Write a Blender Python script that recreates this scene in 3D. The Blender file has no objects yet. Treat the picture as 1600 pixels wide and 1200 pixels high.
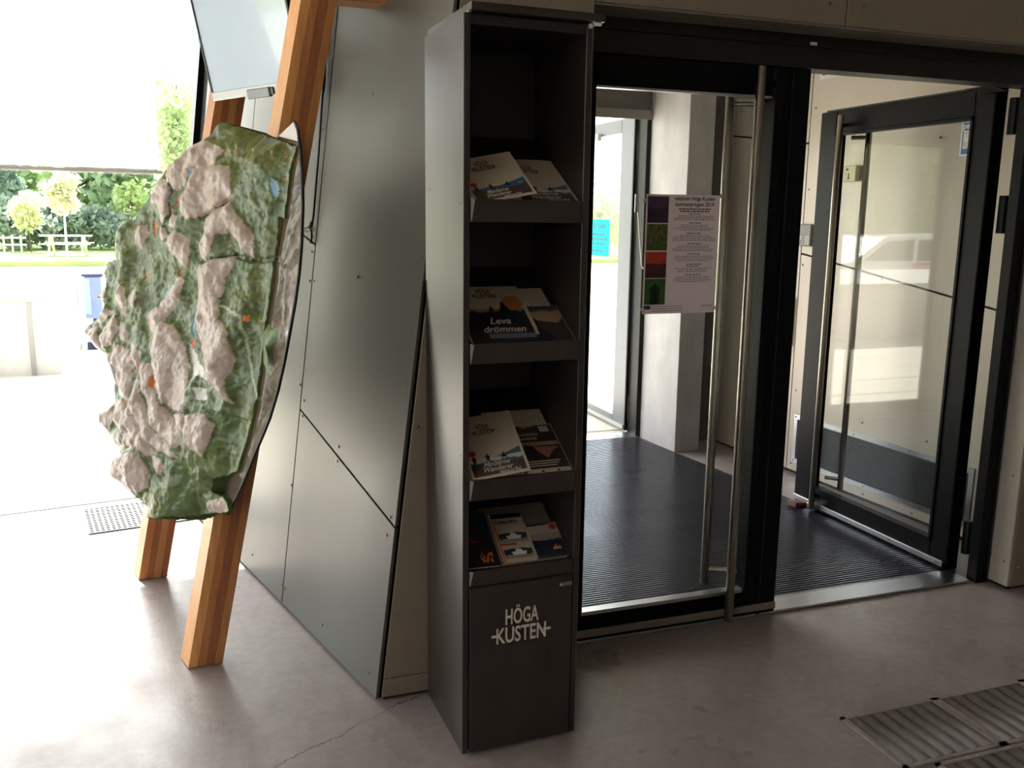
import bpy, math, random
import numpy as np
from mathutils import Matrix, Vector

SC = bpy.context.scene
COL = SC.collection
R = math.radians

# ------------------------------------------------------------------ camera
YAW, PITCH, ROLL, FPX, EYE = R(19.672584), R(10.60472), R(-0.712026), 1408.06, 1.55
fw = Vector((math.sin(YAW) * math.cos(PITCH), math.cos(YAW) * math.cos(PITCH), -math.sin(PITCH)))
rt = Vector((math.cos(YAW), -math.sin(YAW), 0))
dn = fw.cross(rt)
r2 = rt * math.cos(ROLL) + dn * math.sin(ROLL)
d2 = -rt * math.sin(ROLL) + dn * math.cos(ROLL)
cd = bpy.data.cameras.new('camera')
cd.sensor_width = 36.0
cd.lens = FPX / 1600 * 36.0
cd.clip_start, cd.clip_end = 0.02, 400
cam = bpy.data.objects.new('camera', cd)
COL.objects.link(cam)
mw = Matrix.Identity(4)
for i in range(3):
    mw[i][0], mw[i][1], mw[i][2] = r2[i], -d2[i], -fw[i]
mw[2][3] = EYE
cam.matrix_world = mw
SC.camera = cam

# ------------------------------------------------------------------ light and exposure
SC.view_settings.view_transform = 'Standard'
SC.view_settings.look = 'None'
SC.view_settings.gamma = 1.0
SC.view_settings.use_curve_mapping = False
SC.view_settings.exposure = 2.6
SC.cycles.max_bounces = 10
SC.cycles.diffuse_bounces = 6
SC.cycles.glossy_bounces = 5
SC.cycles.transparent_max_bounces = 24
SC.cycles.sample_clamp_indirect = 6.0
SC.cycles.caustics_reflective = False
SC.cycles.caustics_refractive = False
SC.cycles.use_denoising = True

world = bpy.data.worlds.new('sky')
SC.world = world
world.use_nodes = True
nt = world.node_tree
bg = nt.nodes['Background']
sky = nt.nodes.new('ShaderNodeTexSky')
sky.sky_type = 'NISHITA'
sky.sun_disc = False
sky.sun_elevation = R(48)
sky.sun_rotation = R(-11)
sky.air_density = 1.0
sky.dust_density = 2.5
hs_ = nt.nodes.new('ShaderNodeHueSaturation')      # thin bright overcast: a whiter sky
hs_.inputs['Saturation'].default_value = 0.42
nt.links.new(sky.outputs[0], hs_.inputs['Color'])
wm0 = nt.nodes.new('ShaderNodeMix'); wm0.data_type = 'RGBA'; wm0.blend_type = 'MULTIPLY'
wm0.inputs[0].default_value = 1.0
wm0.inputs[7].default_value = (1.0, 0.985, 0.965, 1)
nt.links.new(hs_.outputs[0], wm0.inputs[6])
nt.links.new(wm0.outputs[2], bg.inputs[0])
bg.inputs[1].default_value = 0.17
sl = bpy.data.lights.new('sun', 'SUN')
sl.energy = 4.5
sl.angle = R(0.6)
sl.color = (1.0, 0.95, 0.86)
sun = bpy.data.objects.new('sun', sl)
COL.objects.link(sun)
sun.rotation_euler = Vector((0.2, -1.0, -1.13)).to_track_quat('-Z', 'Y').to_euler()
sun.location = (-2, 12, 12)


def portal(name, corner, ax, ay):
    """sampling aid on a modelled opening: emits nothing itself"""
    l = bpy.data.lights.new(name, 'AREA')
    l.shape = 'RECTANGLE'
    ax, ay, corner = Vector(ax), Vector(ay), Vector(corner)
    l.size, l.size_y = ax.length, ay.length
    l.cycles.is_portal = True
    o = bpy.data.objects.new(name, l)
    COL.objects.link(o)
    x, y = ax.normalized(), ay.normalized()
    m = Matrix.Identity(4)
    zz = x.cross(y)
    c = corner + ax / 2 + ay / 2
    for i in range(3):
        m[i][0], m[i][1], m[i][2], m[i][3] = x[i], y[i], zz[i], c[i]
    o.matrix_world = m


# ------------------------------------------------------------------ helpers
WM = {}


def tag(o, label=None, cat=None, group=None, kind=None):
    if label: o['label'] = label
    if cat: o['category'] = cat
    if group: o['group'] = group
    if kind: o['kind'] = kind
    return o


def link(o, parent, mat4):
    COL.objects.link(o)
    if parent is not None:
        o.parent = parent
        WM[o] = WM[parent] @ mat4
    else:
        WM[o] = mat4
    o.matrix_local = mat4
    return o


def empty(name, loc=(0, 0, 0), label=None, cat=None, group=None, kind=None, mat4=None, parent=None):
    o = bpy.data.objects.new(name, None)
    o.empty_display_size = 0.05
    link(o, parent, mat4 if mat4 is not None else Matrix.Translation(Vector(loc)))
    return tag(o, label, cat, group, kind)


def basis(o, x, y, z):
    m = Matrix.Identity(4)
    for i in range(3):
        m[i][0], m[i][1], m[i][2], m[i][3] = x[i], y[i], z[i], o[i]
    return m


class MB:
    def __init__(s):
        s.v, s.f = [], []

    def add(s, vs, fs):
        k = len(s.v)
        s.v += [Vector(p) for p in vs]
        s.f += [[i + k for i in f] for f in fs]
        return s

    def box(s, a, b):
        (x0, y0, z0), (x1, y1, z1) = a, b
        return s.add([(x0, y0, z0), (x1, y0, z0), (x1, y1, z0), (x0, y1, z0), (x0, y0, z1), (x1, y0, z1), (x1, y1, z1), (x0, y1, z1)],
                     [(3, 2, 1, 0), (4, 5, 6, 7), (0, 1, 5, 4), (1, 2, 6, 5), (2, 3, 7, 6), (3, 0, 4, 7)])

    def obox(s, o, ax, ay, az):
        o, ax, ay, az = Vector(o), Vector(ax), Vector(ay), Vector(az)
        fs = [(3, 2, 1, 0), (4, 5, 6, 7), (0, 1, 5, 4), (1, 2, 6, 5), (2, 3, 7, 6), (3, 0, 4, 7)]
        if ax.cross(ay).dot(az) < 0:
            fs = [f[::-1] for f in fs]
        return s.add([o, o + ax, o + ax + ay, o + ay, o + az, o + ax + az, o + ax + ay + az, o + ay + az], fs)

    def prism(s, pts, vec):
        pts = [Vector(p) for p in pts]
        vec = Vector(vec)
        nrm = Vector((0, 0, 0))
        for i in range(len(pts)):
            nrm += pts[i].cross(pts[(i + 1) % len(pts)])
        if nrm.dot(vec) < 0:
            pts = pts[::-1]
        n = len(pts)
        fs = [list(range(n))[::-1], list(range(n, 2 * n))]
        for i in range(n):
            j = (i + 1) % n
            fs.append([i, j, n + j, n + i])
        return s.add(pts + [p + vec for p in pts], fs)

    def tube(s, path, r, n=8, cap=True):
        path = [Vector(p) for p in path]
        rs = r if isinstance(r, (list, tuple)) else [r] * len(path)
        t0 = (path[1] - path[0]).normalized()
        ref = Vector((0, 0, 1)) if abs(t0.z) < 0.9 else Vector((1, 0, 0))
        a = t0.cross(ref).normalized()
        vs, fs = [], []
        for i, p in enumerate(path):
            t = (path[min(i + 1, len(path) - 1)] - path[max(i - 1, 0)]).normalized()
            a = (a - t * a.dot(t)).normalized()
            b = t.cross(a)
            for k in range(n):
                q = 2 * math.pi * k / n
                vs.append(p + (a * math.cos(q) + b * math.sin(q)) * rs[i])
        for i in range(len(path) - 1):
            for k in range(n):
                m = (k + 1) % n
                fs.append([i * n + k, i * n + m, (i + 1) * n + m, (i + 1) * n + k])
        if cap:
            fs.append(list(range(n))[::-1])
            fs.append([(len(path) - 1) * n + k for k in range(n)])
        return s.add(vs, fs)

    def build(s, name, mat, parent=None, world=True, kind=None, label=None, smooth=False, bevel=0.0, cat=None, group=None, loc=None):
        m4 = Matrix.Identity(4)
        if loc is not None:
            m4 = Matrix.Translation(Vector(loc))
            inv = m4.inverted()
        elif parent is not None and world:
            inv = WM[parent].inverted()
        else:
            inv = Matrix.Identity(4)
        me = bpy.data.meshes.new(name)
        me.from_pydata([inv @ p for p in s.v], [], s.f)
        if bevel:
            import bmesh
            bm = bmesh.new()
            bm.from_mesh(me)
            bmesh.ops.bevel(bm, geom=list(bm.edges), offset=bevel, segments=1, affect='EDGES', clamp_overlap=True)
            bm.to_mesh(me)
            bm.free()
        if smooth:
            for p in me.polygons:
                p.use_smooth = True
        me.materials.append(mat)
        o = bpy.data.objects.new(name, me)
        link(o, parent, m4)
        return tag(o, label, cat, group, kind)


def srgb(r, g, b):
    f = lambda c: (c / 255) / 12.92 if c / 255 <= 0.04045 else ((c / 255 + 0.055) / 1.055) ** 2.4
    return (f(r), f(g), f(b), 1)


MATS = {}


def M(name, col, rough=0.5, metal=0.0, noise=0.0, scale=20.0, stretch=(1, 1, 1), bump=0.0, bscale=60.0, coat=0.0, spec=0.5):
    if name in MATS: return MATS[name]
    m = bpy.data.materials.new(name)
    m.use_nodes = True
    t = m.node_tree
    b = t.nodes['Principled BSDF']
    c = srgb(*col)
    b.inputs['Roughness'].default_value = rough
    b.inputs['Metallic'].default_value = metal
    b.inputs['Specular IOR Level'].default_value = spec
    b.inputs['Coat Weight'].default_value = coat
    b.inputs['Coat Roughness'].default_value = 0.04
    tc = t.nodes.new('ShaderNodeTexCoord')
    mp = t.nodes.new('ShaderNodeMapping')
    mp.inputs['Scale'].default_value = stretch
    t.links.new(tc.outputs['Object'], mp.inputs[0])
    n = t.nodes.new('ShaderNodeTexNoise')
    n.inputs['Scale'].default_value = scale
    n.inputs['Detail'].default_value = 5
    n.inputs['Roughness'].default_value = 0.6
    t.links.new(mp.outputs[0], n.inputs['Vector'])
    rp = t.nodes.new('ShaderNodeValToRGB')
    k = max(noise, 0.02)
    rp.color_ramp.elements[0].position = 0.3
    rp.color_ramp.elements[1].position = 0.7
    rp.color_ramp.elements[0].color = tuple(x * (1 - k) for x in c[:3]) + (1,)
    rp.color_ramp.elements[1].color = tuple(min(1, x * (1 + k)) for x in c[:3]) + (1,)
    t.links.new(n.outputs['Fac'], rp.inputs[0])
    t.links.new(rp.outputs[0], b.inputs['Base Color'])
    if bump:
        n2 = t.nodes.new('ShaderNodeTexNoise')
        n2.inputs['Scale'].default_value = bscale
        n2.inputs['Detail'].default_value = 4
        t.links.new(mp.outputs[0], n2.inputs['Vector'])
        bp = t.nodes.new('ShaderNodeBump')
        bp.inputs['Strength'].default_value = bump
        bp.inputs['Distance'].default_value = 0.01
        t.links.new(n2.outputs['Fac'], bp.inputs['Height'])
        t.links.new(bp.outputs[0], b.inputs['Normal'])
    MATS[name] = m
    return m


def glass_mat(name, tint=(0.96, 0.98, 0.97), f0=0.045):
    m = bpy.data.materials.new(name)
    m.use_nodes = True
    t = m.node_tree
    t.nodes.clear()
    out = t.nodes.new('ShaderNodeOutputMaterial')
    tr = t.nodes.new('ShaderNodeBsdfTransparent')
    tr.inputs[0].default_value = tint + (1,)
    gl = t.nodes.new('ShaderNodeBsdfGlossy')
    gl.inputs['Roughness'].default_value = 0.0
    lw = t.nodes.new('ShaderNodeLayerWeight')
    pw = t.nodes.new('ShaderNodeMath'); pw.operation = 'POWER'; pw.inputs[1].default_value = 5
    ml = t.nodes.new('ShaderNodeMath'); ml.operation = 'MULTIPLY_ADD'
    ml.inputs[1].default_value = 1 - f0; ml.inputs[2].default_value = f0
    mx = t.nodes.new('ShaderNodeMixShader')
    lw.inputs['Blend'].default_value = 0.5
    t.links.new(lw.outputs['Facing'], pw.inputs[0])
    t.links.new(pw.outputs[0], ml.inputs[0])
    t.links.new(ml.outputs[0], mx.inputs[0])
    t.links.new(tr.outputs[0], mx.inputs[1])
    t.links.new(gl.outputs[0], mx.inputs[2])
    t.links.new(mx.outputs[0], out.inputs[0])
    return m


def fabric_mat(name, col, trans):
    m = bpy.data.materials.new(name)
    m.use_nodes = True
    t = m.node_tree
    t.nodes.clear()
    out = t.nodes.new('ShaderNodeOutputMaterial')
    d = t.nodes.new('ShaderNodeBsdfDiffuse'); d.inputs[0].default_value = col
    l = t.nodes.new('ShaderNodeBsdfTranslucent'); l.inputs[0].default_value = col
    mx = t.nodes.new('ShaderNodeMixShader'); mx.inputs[0].default_value = trans
    t.links.new(d.outputs[0], mx.inputs[1]); t.links.new(l.outputs[0], mx.inputs[2])
    t.links.new(mx.outputs[0], out.inputs[0])
    return m


def text_shapes(body, size, offset=0.0, shear=0.0, align='LEFT', xs=1.0, spacing=1.0):
    """outlines of a line of lettering as (verts, faces) in its own xy plane"""
    cu = bpy.data.curves.new('lettering', 'FONT')
    cu.body = body
    cu.size = size
    cu.offset = offset
    cu.shear = shear
    cu.align_x = align
    cu.space_character = spacing
    cu.resolution_u = 3
    o = bpy.data.objects.new('lettering', cu)
    COL.objects.link(o)
    dg = bpy.context.evaluated_depsgraph_get()
    me = bpy.data.meshes.new_from_object(o.evaluated_get(dg))
    vs = [(v.co.x * xs, v.co.y) for v in me.vertices]
    fs = [list(p.vertices) for p in me.polygons]
    bpy.data.objects.remove(o)
    bpy.data.curves.remove(cu)
    bpy.data.meshes.remove(me)
    return vs, fs


def put_text(mb, body, size, x, y, lift=0.0006, rot=0.0, **k):
    """lettering lying in the local xy plane, lifted along +z"""
    vs, fs = text_shapes(body, size, **k)
    c, s_ = math.cos(rot), math.sin(rot)
    mb.add([(x + a * c - b * s_, y + a * s_ + b * c, lift) for a, b in vs], fs)
    return mb


# materials ---------------------------------------------------------------
dark_metal = M('black_powder_coat', (11, 12, 14), 0.4, 0.0, 0.1, 30, spec=0.12)
dark_frame = M('dark_bronze_frame', (30, 27, 25), 0.4, 0.0, 0.1, 20, spec=0.35)
steel = M('brushed_steel', (165, 158, 146), 0.28, 1.0, 0.06, 60, (1, 1, 0.05))
alu = M('aluminium', (186, 188, 192), 0.3, 1.0, 0.06, 40)
panel_m = M('metal_cladding', (97, 95, 88), 0.36, 0.3, 0.035, 5, (1, 1, 0.12), bump=0.02, bscale=3)
panel_dull = M('dull_metal_cladding', (148, 136, 119), 0.42, 0.35, 0.05, 5, (1, 1, 0.2))
panel_beige = M('beige_cladding', (206, 196, 184), 0.42, 0.25, 0.03, 5, (1, 1, 0.2))
backing = M('dark_joint_backing', (28, 26, 24), 0.8)
laminate = M('dark_brown_laminate', (45, 36, 31), 0.36, 0.0, 0.3, 11, (1, 1, 0.4), spec=0.7)
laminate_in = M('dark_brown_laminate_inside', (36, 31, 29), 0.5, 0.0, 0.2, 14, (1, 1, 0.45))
white_p = M('white_plastic', (225, 225, 222), 0.4)
black_p = M('black_plastic', (18, 18, 19), 0.45)
paper = M('paper', (205, 195, 178), 0.6, 0, 0.03)
paper_w = M('white_paper', (225, 224, 220), 0.6, 0, 0.02)
conc_grey = M('grey_concrete_pillar', (186, 182, 184), 0.55, 0, 0.14, 6, (1, 1, 0.5), bump=0.05, bscale=25)
conc_out = M('pale_concrete', (206, 202, 195), 0.8, 0, 0.1, 6, bump=0.1, bscale=30)
plaster = M('interior_wall_paint', (178, 172, 166), 0.8, 0, 0.04)
ceil_m = M('ceiling_boards', (172, 160, 148), 0.7, 0, 0.1, 4, (6, 0.4, 1))
rubber = M('black_rubber', (15, 15, 17), 0.5)
glass = glass_mat('clear_glass')


def floor_mat():
    m = bpy.data.materials.new('polished_concrete')
    m.use_nodes = True
    t = m.node_tree
    b = t.nodes['Principled BSDF']
    tc = t.nodes.new('ShaderNodeTexCoord')

    def noise(scale, det=5, rough=0.6):
        n = t.nodes.new('ShaderNodeTexNoise')
        n.inputs['Scale'].default_value = scale
        n.inputs['Detail'].default_value = det
        n.inputs['Roughness'].default_value = rough
        t.links.new(tc.outputs['Object'], n.inputs['Vector'])
        return n

    def ramp(src, a, ca, bb, cb):
        r = t.nodes.new('ShaderNodeValToRGB')
        r.color_ramp.elements[0].position, r.color_ramp.elements[0].color = a, ca
        r.color_ramp.elements[1].position, r.color_ramp.elements[1].color = bb, cb
        t.links.new(src, r.inputs[0])
        return r

    def mix(fac, c1, c2, mode='MIX'):
        x = t.nodes.new('ShaderNodeMix'); x.data_type = 'RGBA'; x.blend_type = mode
        if isinstance(fac, float): x.inputs[0].default_value = fac
        else: t.links.new(fac, x.inputs[0])
        t.links.new(c1, x.inputs[6])
        if isinstance(c2, tuple): x.inputs[7].default_value = c2
        else: t.links.new(c2, x.inputs[7])
        return x.outputs[2]
    base = ramp(noise(1.6, 6, 0.65).outputs[0], 0.3, srgb(143, 133, 131), 0.72, srgb(171, 161, 158)).outputs[0]
    fine = ramp(noise(26, 4).outputs[0], 0.35, (0.86, 0.86, 0.86, 1), 0.7, (1.05, 1.05, 1.05, 1)).outputs[0]
    c = mix(1.0, base, fine, 'MULTIPLY')
    pits = ramp(noise(120, 2, 0.5).outputs[0], 0.70, (0, 0, 0, 1), 0.735, (1, 1, 1, 1)).outputs[0]
    c = mix(pits, c, srgb(176, 170, 164))
    dots = ramp(noise(150, 3, 0.7).outputs[0], 0.235, (1, 1, 1, 1), 0.265, (0, 0, 0, 1)).outputs[0]
    c = mix(dots, c, srgb(58, 52, 50))
    # one hairline crack: distance from a wavy line
    mp = t.nodes.new('ShaderNodeSeparateXYZ')
    t.links.new(tc.outputs['Object'], mp.inputs[0])
    wob = noise(5, 6, 0.7)
    a1 = t.nodes.new('ShaderNodeMath'); a1.operation = 'MULTIPLY_ADD'; a1.inputs[1].default_value = 0.1
    t.links.new(wob.outputs[0], a1.inputs[0]); t.links.new(mp.outputs[1], a1.inputs[2])
    a2 = t.nodes.new('ShaderNodeMath'); a2.operation = 'MULTIPLY_ADD'; a2.inputs[1].default_value = -0.52; 
    t.links.new(mp.outputs[0], a2.inputs[0]); t.links.new(a1.outputs[0], a2.inputs[2])
    a3 = t.nodes.new('ShaderNodeMath'); a3.operation = 'SUBTRACT'; a3.inputs[1].default_value = 2.37
    t.links.new(a2.outputs[0], a3.inputs[0])
    a4 = t.nodes.new('ShaderNodeMath'); a4.operation = 'ABSOLUTE'
    t.links.new(a3.outputs[0], a4.inputs[0])
    cr = ramp(a4.outputs[0], 0.0008, (1, 1, 1, 1), 0.0024, (0, 0, 0, 1)).outputs[0]
    c = mix(cr, c, srgb(84, 76, 72))
    t.links.new(c, b.inputs['Base Color'])
    rr = t.nodes.new('ShaderNodeMapRange')
    rr.inputs[1].default_value, rr.inputs[2].default_value = 0.3, 0.7
    rr.inputs[3].default_value, rr.inputs[4].default_value = 0.24, 0.42
    t.links.new(noise(3.1).outputs[0], rr.inputs[0])
    t.links.new(rr.outputs[0], b.inputs['Roughness'])
    bp = t.nodes.new('ShaderNodeBump'); bp.inputs['Strength'].default_value = 0.06; bp.inputs['Distance'].default_value = 0.01
    t.links.new(noise(40).outputs[0], bp.inputs['Height'])
    t.links.new(bp.outputs[0], b.inputs['Normal'])
    return m


floor_m = floor_mat()
S_ = 'structure'

# ================================================================== setting: shell
WD = Vector((0.9863, 0.1650, 0)); WN = Vector((-0.1650, 0.9863, 0))      # window line: along, outward
W0 = Vector((-0.981, 5.045, 0))
wx = lambda x, z=0.0, off=0.0: W0 + WD * ((x - W0.x) / WD.x) + WN * off + Vector((0, 0, z))
XL = -6.5

fl = MB()
fl.prism([(-6.5, -5, 0), (5.2, -5, 0), (5.2, 2.66, 0), (3.6, 2.66, 0), (3.56, 5.7, 0), (0.5, 5.7, 0), (0.10, 5.24, 0), wx(XL)], (0, 0, -0.2))
floor = fl.build('floor', floor_m, kind=S_)

cl = MB().prism([(-6.6, -5.1, 3.6), (5.3, -5.1, 3.6), (5.3, 5.6, 3.6), (0.6, 5.6, 3.6), tuple(wx(XL, 3.6, 0.3))], (0, 0, 0.2))
cl.build('ceiling', ceil_m, kind=S_)
MB().box((-6.5, -5.2, 0), (5.2, -5, 3.6)).build('wall_back', plaster, kind=S_)
MB().box((5.2, -5.2, 0), (5.4, 2.9, 3.6)).build('wall_right', plaster, kind=S_)
ys1 = wx(XL).y
sw2 = MB()
sw2.box((-6.7, -5, 3.45), (-6.5, ys1, 3.6)); sw2.box((-6.7, -5, 0), (-6.5, ys1, 0.8))
wall_side = sw2.build('wall_side', plaster, kind=S_)
w2 = MB()
SY2 = [-5.0, -2.8, -0.6, 1.6, ys1 - .06]
for yy in SY2:
    w2.box((-6.64, yy, 0.8), (-6.56, yy + .06, 3.45))
fill_window = w2.build('fill_window', dark_metal, kind=S_)  # unseen side glazing added to bring more sky light into the room
for ya, yb in zip(SY2[:-1], SY2[1:]):
    MB().box((-6.606, ya + .06, 0.8), (-6.598, yb, 3.45)).build('pane', glass, fill_window)
portal('side_portal', (-6.7, -5, 0.8), (0, ys1 + 5, 0), (0, 0, 2.65))

# ---------------------------------------------------------------- leaning metal wall on the left
A0 = Vector((0.494, 2.655, 0)); E1 = Vector((-0.2473, 0.9689, 0)).normalized(); E2 = Vector((0.122, 0, 1))
NW = E1.cross(E2).normalized()
if NW.x > 0: NW = -NW
aw = lambda a, z, off=0.0: A0 + E1 * a + E2 * z + NW * off
LEN = 2.53
wl = MB().prism([aw(0.02, 0, -0.012), aw(LEN + 0.15, 0, -0.012), aw(LEN + 0.15, 3.62, -0.012), aw(0.02, 3.62, -0.012)], -NW * 0.16)
wall_left = wl.build('wall_left', backing, kind=S_)
dg_ = lambda a, z0: z0 + 0.248 * (a - 0.0)
G = 0.0035
panels = [
    [(0.0, 0.012), (0.868 - G, 0.012), (0.868 - G, dg_(0.868, 0.584) - G), (0.0, 0.584 - G)],
    [(0.0, 0.584 + G), (0.868 - G, dg_(0.868, 0.584) + G), (0.868 - G, 3.6), (0.0, 3.6)],
    [(0.868 + G, 0.012), (1.73, 0.012), (1.73, dg_(1.73, 1.216) - G), (0.868 + G, dg_(0.868, 1.216) - G)],
    [(0.868 + G, dg_(0.868, 1.216) + G), (1.73, dg_(1.73, 1.216) + G), (1.73, 3.6), (0.868 + G, 3.6)],
    [(1.737, 0.012), (LEN, 0.012), (LEN, 0.93), (1.737, 0.75)],
    [(1.737, 0.757), (LEN, 0.937), (LEN, 3.6), (1.737, 3.6)],
]
for pts in panels:
    MB().prism([aw(a, z, -0.012) for a, z in pts], NW * 0.012).build('panel', panel_m, wall_left, bevel=0.0012)


def screw_mesh():
    mb = MB()
    n = 8
    vs = [(0.0045 * math.cos(2 * math.pi * k / n), 0.0045 * math.sin(2 * math.pi * k / n), 0) for k in range(n)]
    v2 = [(0.003 * math.cos(2 * math.pi * k / n), 0.003 * math.sin(2 * math.pi * k / n), 0.003) for k in range(n)]
    fs = [[k, (k + 1) % n, n + (k + 1) % n, n + k] for k in range(n)] + [list(range(n, 2 * n))]
    mb.add(vs + v2, fs)
    me = bpy.data.meshes.new('screw')
    me.from_pydata([tuple(v) for v in mb.v], [], mb.f)
    me.materials.append(M('screw_steel', (150, 148, 140), 0.3, 1.0))
    return me


SCREW = screw_mesh()


def screws(parent, pts, nrm, size=1.0):
    nrm = Vector(nrm).normalized()
    q = nrm.to_track_quat('Z', 'Y').to_matrix().to_4x4()
    for p in pts:
        o = bpy.data.objects.new('screw', SCREW)
        link(o, parent, WM[parent].inverted() @ Matrix.Translation(Vector(p)) @ q @ Matrix.Scale(size * 1.25, 4))


SCR = [(0.895, 1.293), (0.849, 1.296), (0.467, 1.335), (0.9, 1.404), (0.904, 1.46), (0.025, 1.424), (0.888, 0.893), (0.834, 0.84), (0.837, 0.778), (0.476, 0.738), (0.476, 0.686), (0.032, 1.019), (0.036, 0.608), (0.046, 0.545), (0.883, 0.494), (1.254, 0.087), (0.884, 0.082), (0.843, 0.082), (0.461, 0.08), (0.062, 0.075), (0.89, 2.259), (0.885, 2.107), (0.493, 1.945), (0.905, 1.857), (0.846, 1.696)]
screws(wall_left, [aw(a, z, 0.0002) for a, z in SCR], NW)

# ---------------------------------------------------------------- front wall (return strip, header, right pier)
FY = 2.655
wf = MB()
wf.prism([(A0.x + 0.03, FY + 0.012, 0), (1.2, FY + 0.012, 0), (1.2, FY + 0.012, 3.6), (A0.x + 0.03 + 0.122 * 3.6, FY + 0.012, 3.6)], (0, 0.2, 0))
wf.box((1.2, FY + 0.013, 2.2), (3.232, FY + 0.2, 3.6))
wf.box((3.232, 2.712, 0), (5.2, 2.9, 3.6))
wall_front = wf.build('wall_front', backing, kind=S_)
xl = lambda z: A0.x + 0.020 + 0.122 * z
MB().prism([(xl(0.078), FY, 0.078), (1.2, FY, 0.078), (1.2, FY, 3.6), (xl(3.6), FY, 3.6)], (0, 0.012, 0)).build('panel', panel_dull, wall_front, bevel=0.001)
MB().prism([(xl(0.014), FY, 0.014), (1.2, FY, 0.014), (1.2, FY, 0.0755), (xl(0.0755), FY, 0.0755)], (0, 0.012, 0)).build('panel', panel_dull, wall_front, bevel=0.001)
MB().box((1.203, FY, 2.192), (2.128, FY + 0.012, 3.6)).build('panel', panel_dull, wall_front, bevel=0.001)
MB().box((2.133, FY, 2.192), (3.232, FY + 0.012, 3.6)).build('panel', panel_dull, wall_front, bevel=0.001)
MB().box((3.236, 2.698, 0.015), (5.2, 2.711, 3.6)).build('panel', panel_dull, wall_front, bevel=0.001)
MB().box((3.222, 2.704, 0.015), (3.234, 2.84, 2.2)).build('panel', panel_beige, wall_front, bevel=0.001)
MB().box((1.2, FY + 0.01, 2.186), (3.232, 2.83, 2.2)).build('soffit', M('soffit_metal', (150, 142, 128), 0.5, 0.2), wall_front)
screws(wall_front, [(0.64, FY - 0.0005, 0.902), (0.584, FY - 0.0005, 0.502), (0.534, FY - 0.0005, 0.092), (0.66, FY - .0005, 1.35),
                    (2.2, FY - .0005, 2.26), (2.06, FY - .0005, 2.26), (2.9, FY - .0005, 2.26), (2.6, FY - .0005, 2.4), (3.27, 2.6975, 0.1), (3.27, 2.6975, 0.55)], (0, -1, 0))
screws(wall_front, [(3.2215, 2.73, 0.12), (3.2215, 2.80, 0.13), (3.2215, 2.735, 0.50), (3.2215, 2.80, 0.52), (3.2215, 2.735, 0.98), (3.2215, 2.80, 0.98), (3.2215, 2.735, 1.5)], (-1, 0, 0))

# ---------------------------------------------------------------- big window on the left
lean_x = lambda z: (A0 + E1 * LEN + E2 * z).x
wn = MB()
MULL = [-2.35, -4.5]
# leaning jamb along the metal wall
wn.prism([wx(lean_x(0) - 0.05, 0), wx(lean_x(0) + 0.03, 0), wx(lean_x(3.6) + 0.03, 3.6), wx(lean_x(3.6) - 0.05, 3.6)], WN * 0.09)
for x in MULL + [XL + 0.03]:
    wn.obox(wx(x - 0.03), WD * 0.06, WN * 0.09, (0, 0, 3.6))
wn.obox(wx(XL, 3.5), WD * 7.1, WN * 0.09, (0, 0, 0.1))
window_1 = wn.build('window_1', dark_metal, kind=S_)
MB().obox(wx(XL, 0), WD * ((lean_x(0) - XL) / WD.x), WN * 0.10, (0, 0, 0.006)).build('window_sill', M('pale_sill', (228, 228, 226), 0.6), window_1)
edges = [XL] + MULL[::-1] + [None]
for i in range(3):
    a, b = edges[i], edges[i + 1]
    if b is None:
        pts = [wx(a + .03, .02, .04), wx(lean_x(0) - .02, .02, .04), wx(lean_x(3.5) - .02, 3.5, .04), wx(a + .03, 3.5, .04)]
    else:
        pts = [wx(a + .03, .02, .04), wx(b - .03, .02, .04), wx(b - .03, 3.5, .04), wx(a + .03, 3.5, .04)]
    MB().prism(pts, WN * 0.008).build('pane', glass, window_1)
portal('window_portal', wx(XL, 0.02, 0.12), WD * 6.6, (0, 0, 3.45))

# vestibule shell ---------------------------------------------------------
VR = lambda y: 3.417 + (5.302 - y) * 0.049            # right vestibule wall x at y
wr = MB().prism([(VR(2.85) + .012, 2.85, 0), (VR(5.7) + .012, 5.7, 0), (VR(5.7) + .2, 5.7, 0), (VR(2.85) + .2, 2.85, 0)], (0, 0, 2.6))
wall_v = wr.build('wall_vestibule_right', backing, kind=S_)
vr = lambda y, z: Vector((VR(y), y, z))
VN = Vector((0.012, 0, 0))


def vpanel(pts):
    MB().prism([vr(y, z) for y, z in pts], VN).build('panel', panel_beige, wall_v, bevel=0.001)


lz = lambda y: 1.341 - 0.147 * (4.515 - y)
uz = lambda y: 1.99 + 0.13 * (y - 4.6)
vpanel([(2.86, 0.02), (4.548, 0.02), (4.548, lz(4.548) - .005), (2.86, lz(2.86) - .005)])
vpanel([(2.86, lz(2.86) + .005), (4.548, lz(4.548) + .005), (4.548, 2.6), (2.86, 2.6)])
vpanel([(4.554, 0.02), (5.34, 0.02), (5.34, uz(5.34) - .006), (4.554, uz(4.554) - .006)])
vpanel([(4.554, uz(4.554) + .006), (5.34, uz(5.34) + .006), (5.34, 2.6), (4.554, 2.6)])
vpanel([(5.346, 0.02), (5.7, 0.02), (5.7, 2.6), (5.346, 2.6)])
screws(wall_v, [vr(y, z) - Vector((.0004, 0, 0)) for y, z in [(4.60, 2.05), (4.60, 1.93), (4.51, 2.18), (4.62, 1.62), (4.52, 1.72), (4.53, 1.40), (4.53, 1.28), (4.61, 1.25), (4.59, .52), (4.51, .52), (4.59, .06), (4.51, .06), (5.29, 2.02), (5.29, 2.15), (5.3, 1.6), (3.42, 1.5), (3.9, 1.24), (3.5, .44), (3.95, .44), (3.55, .04), (3.9, .04), (3.6, 1.95)]], (-1, 0, 0), 1.2)
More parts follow.
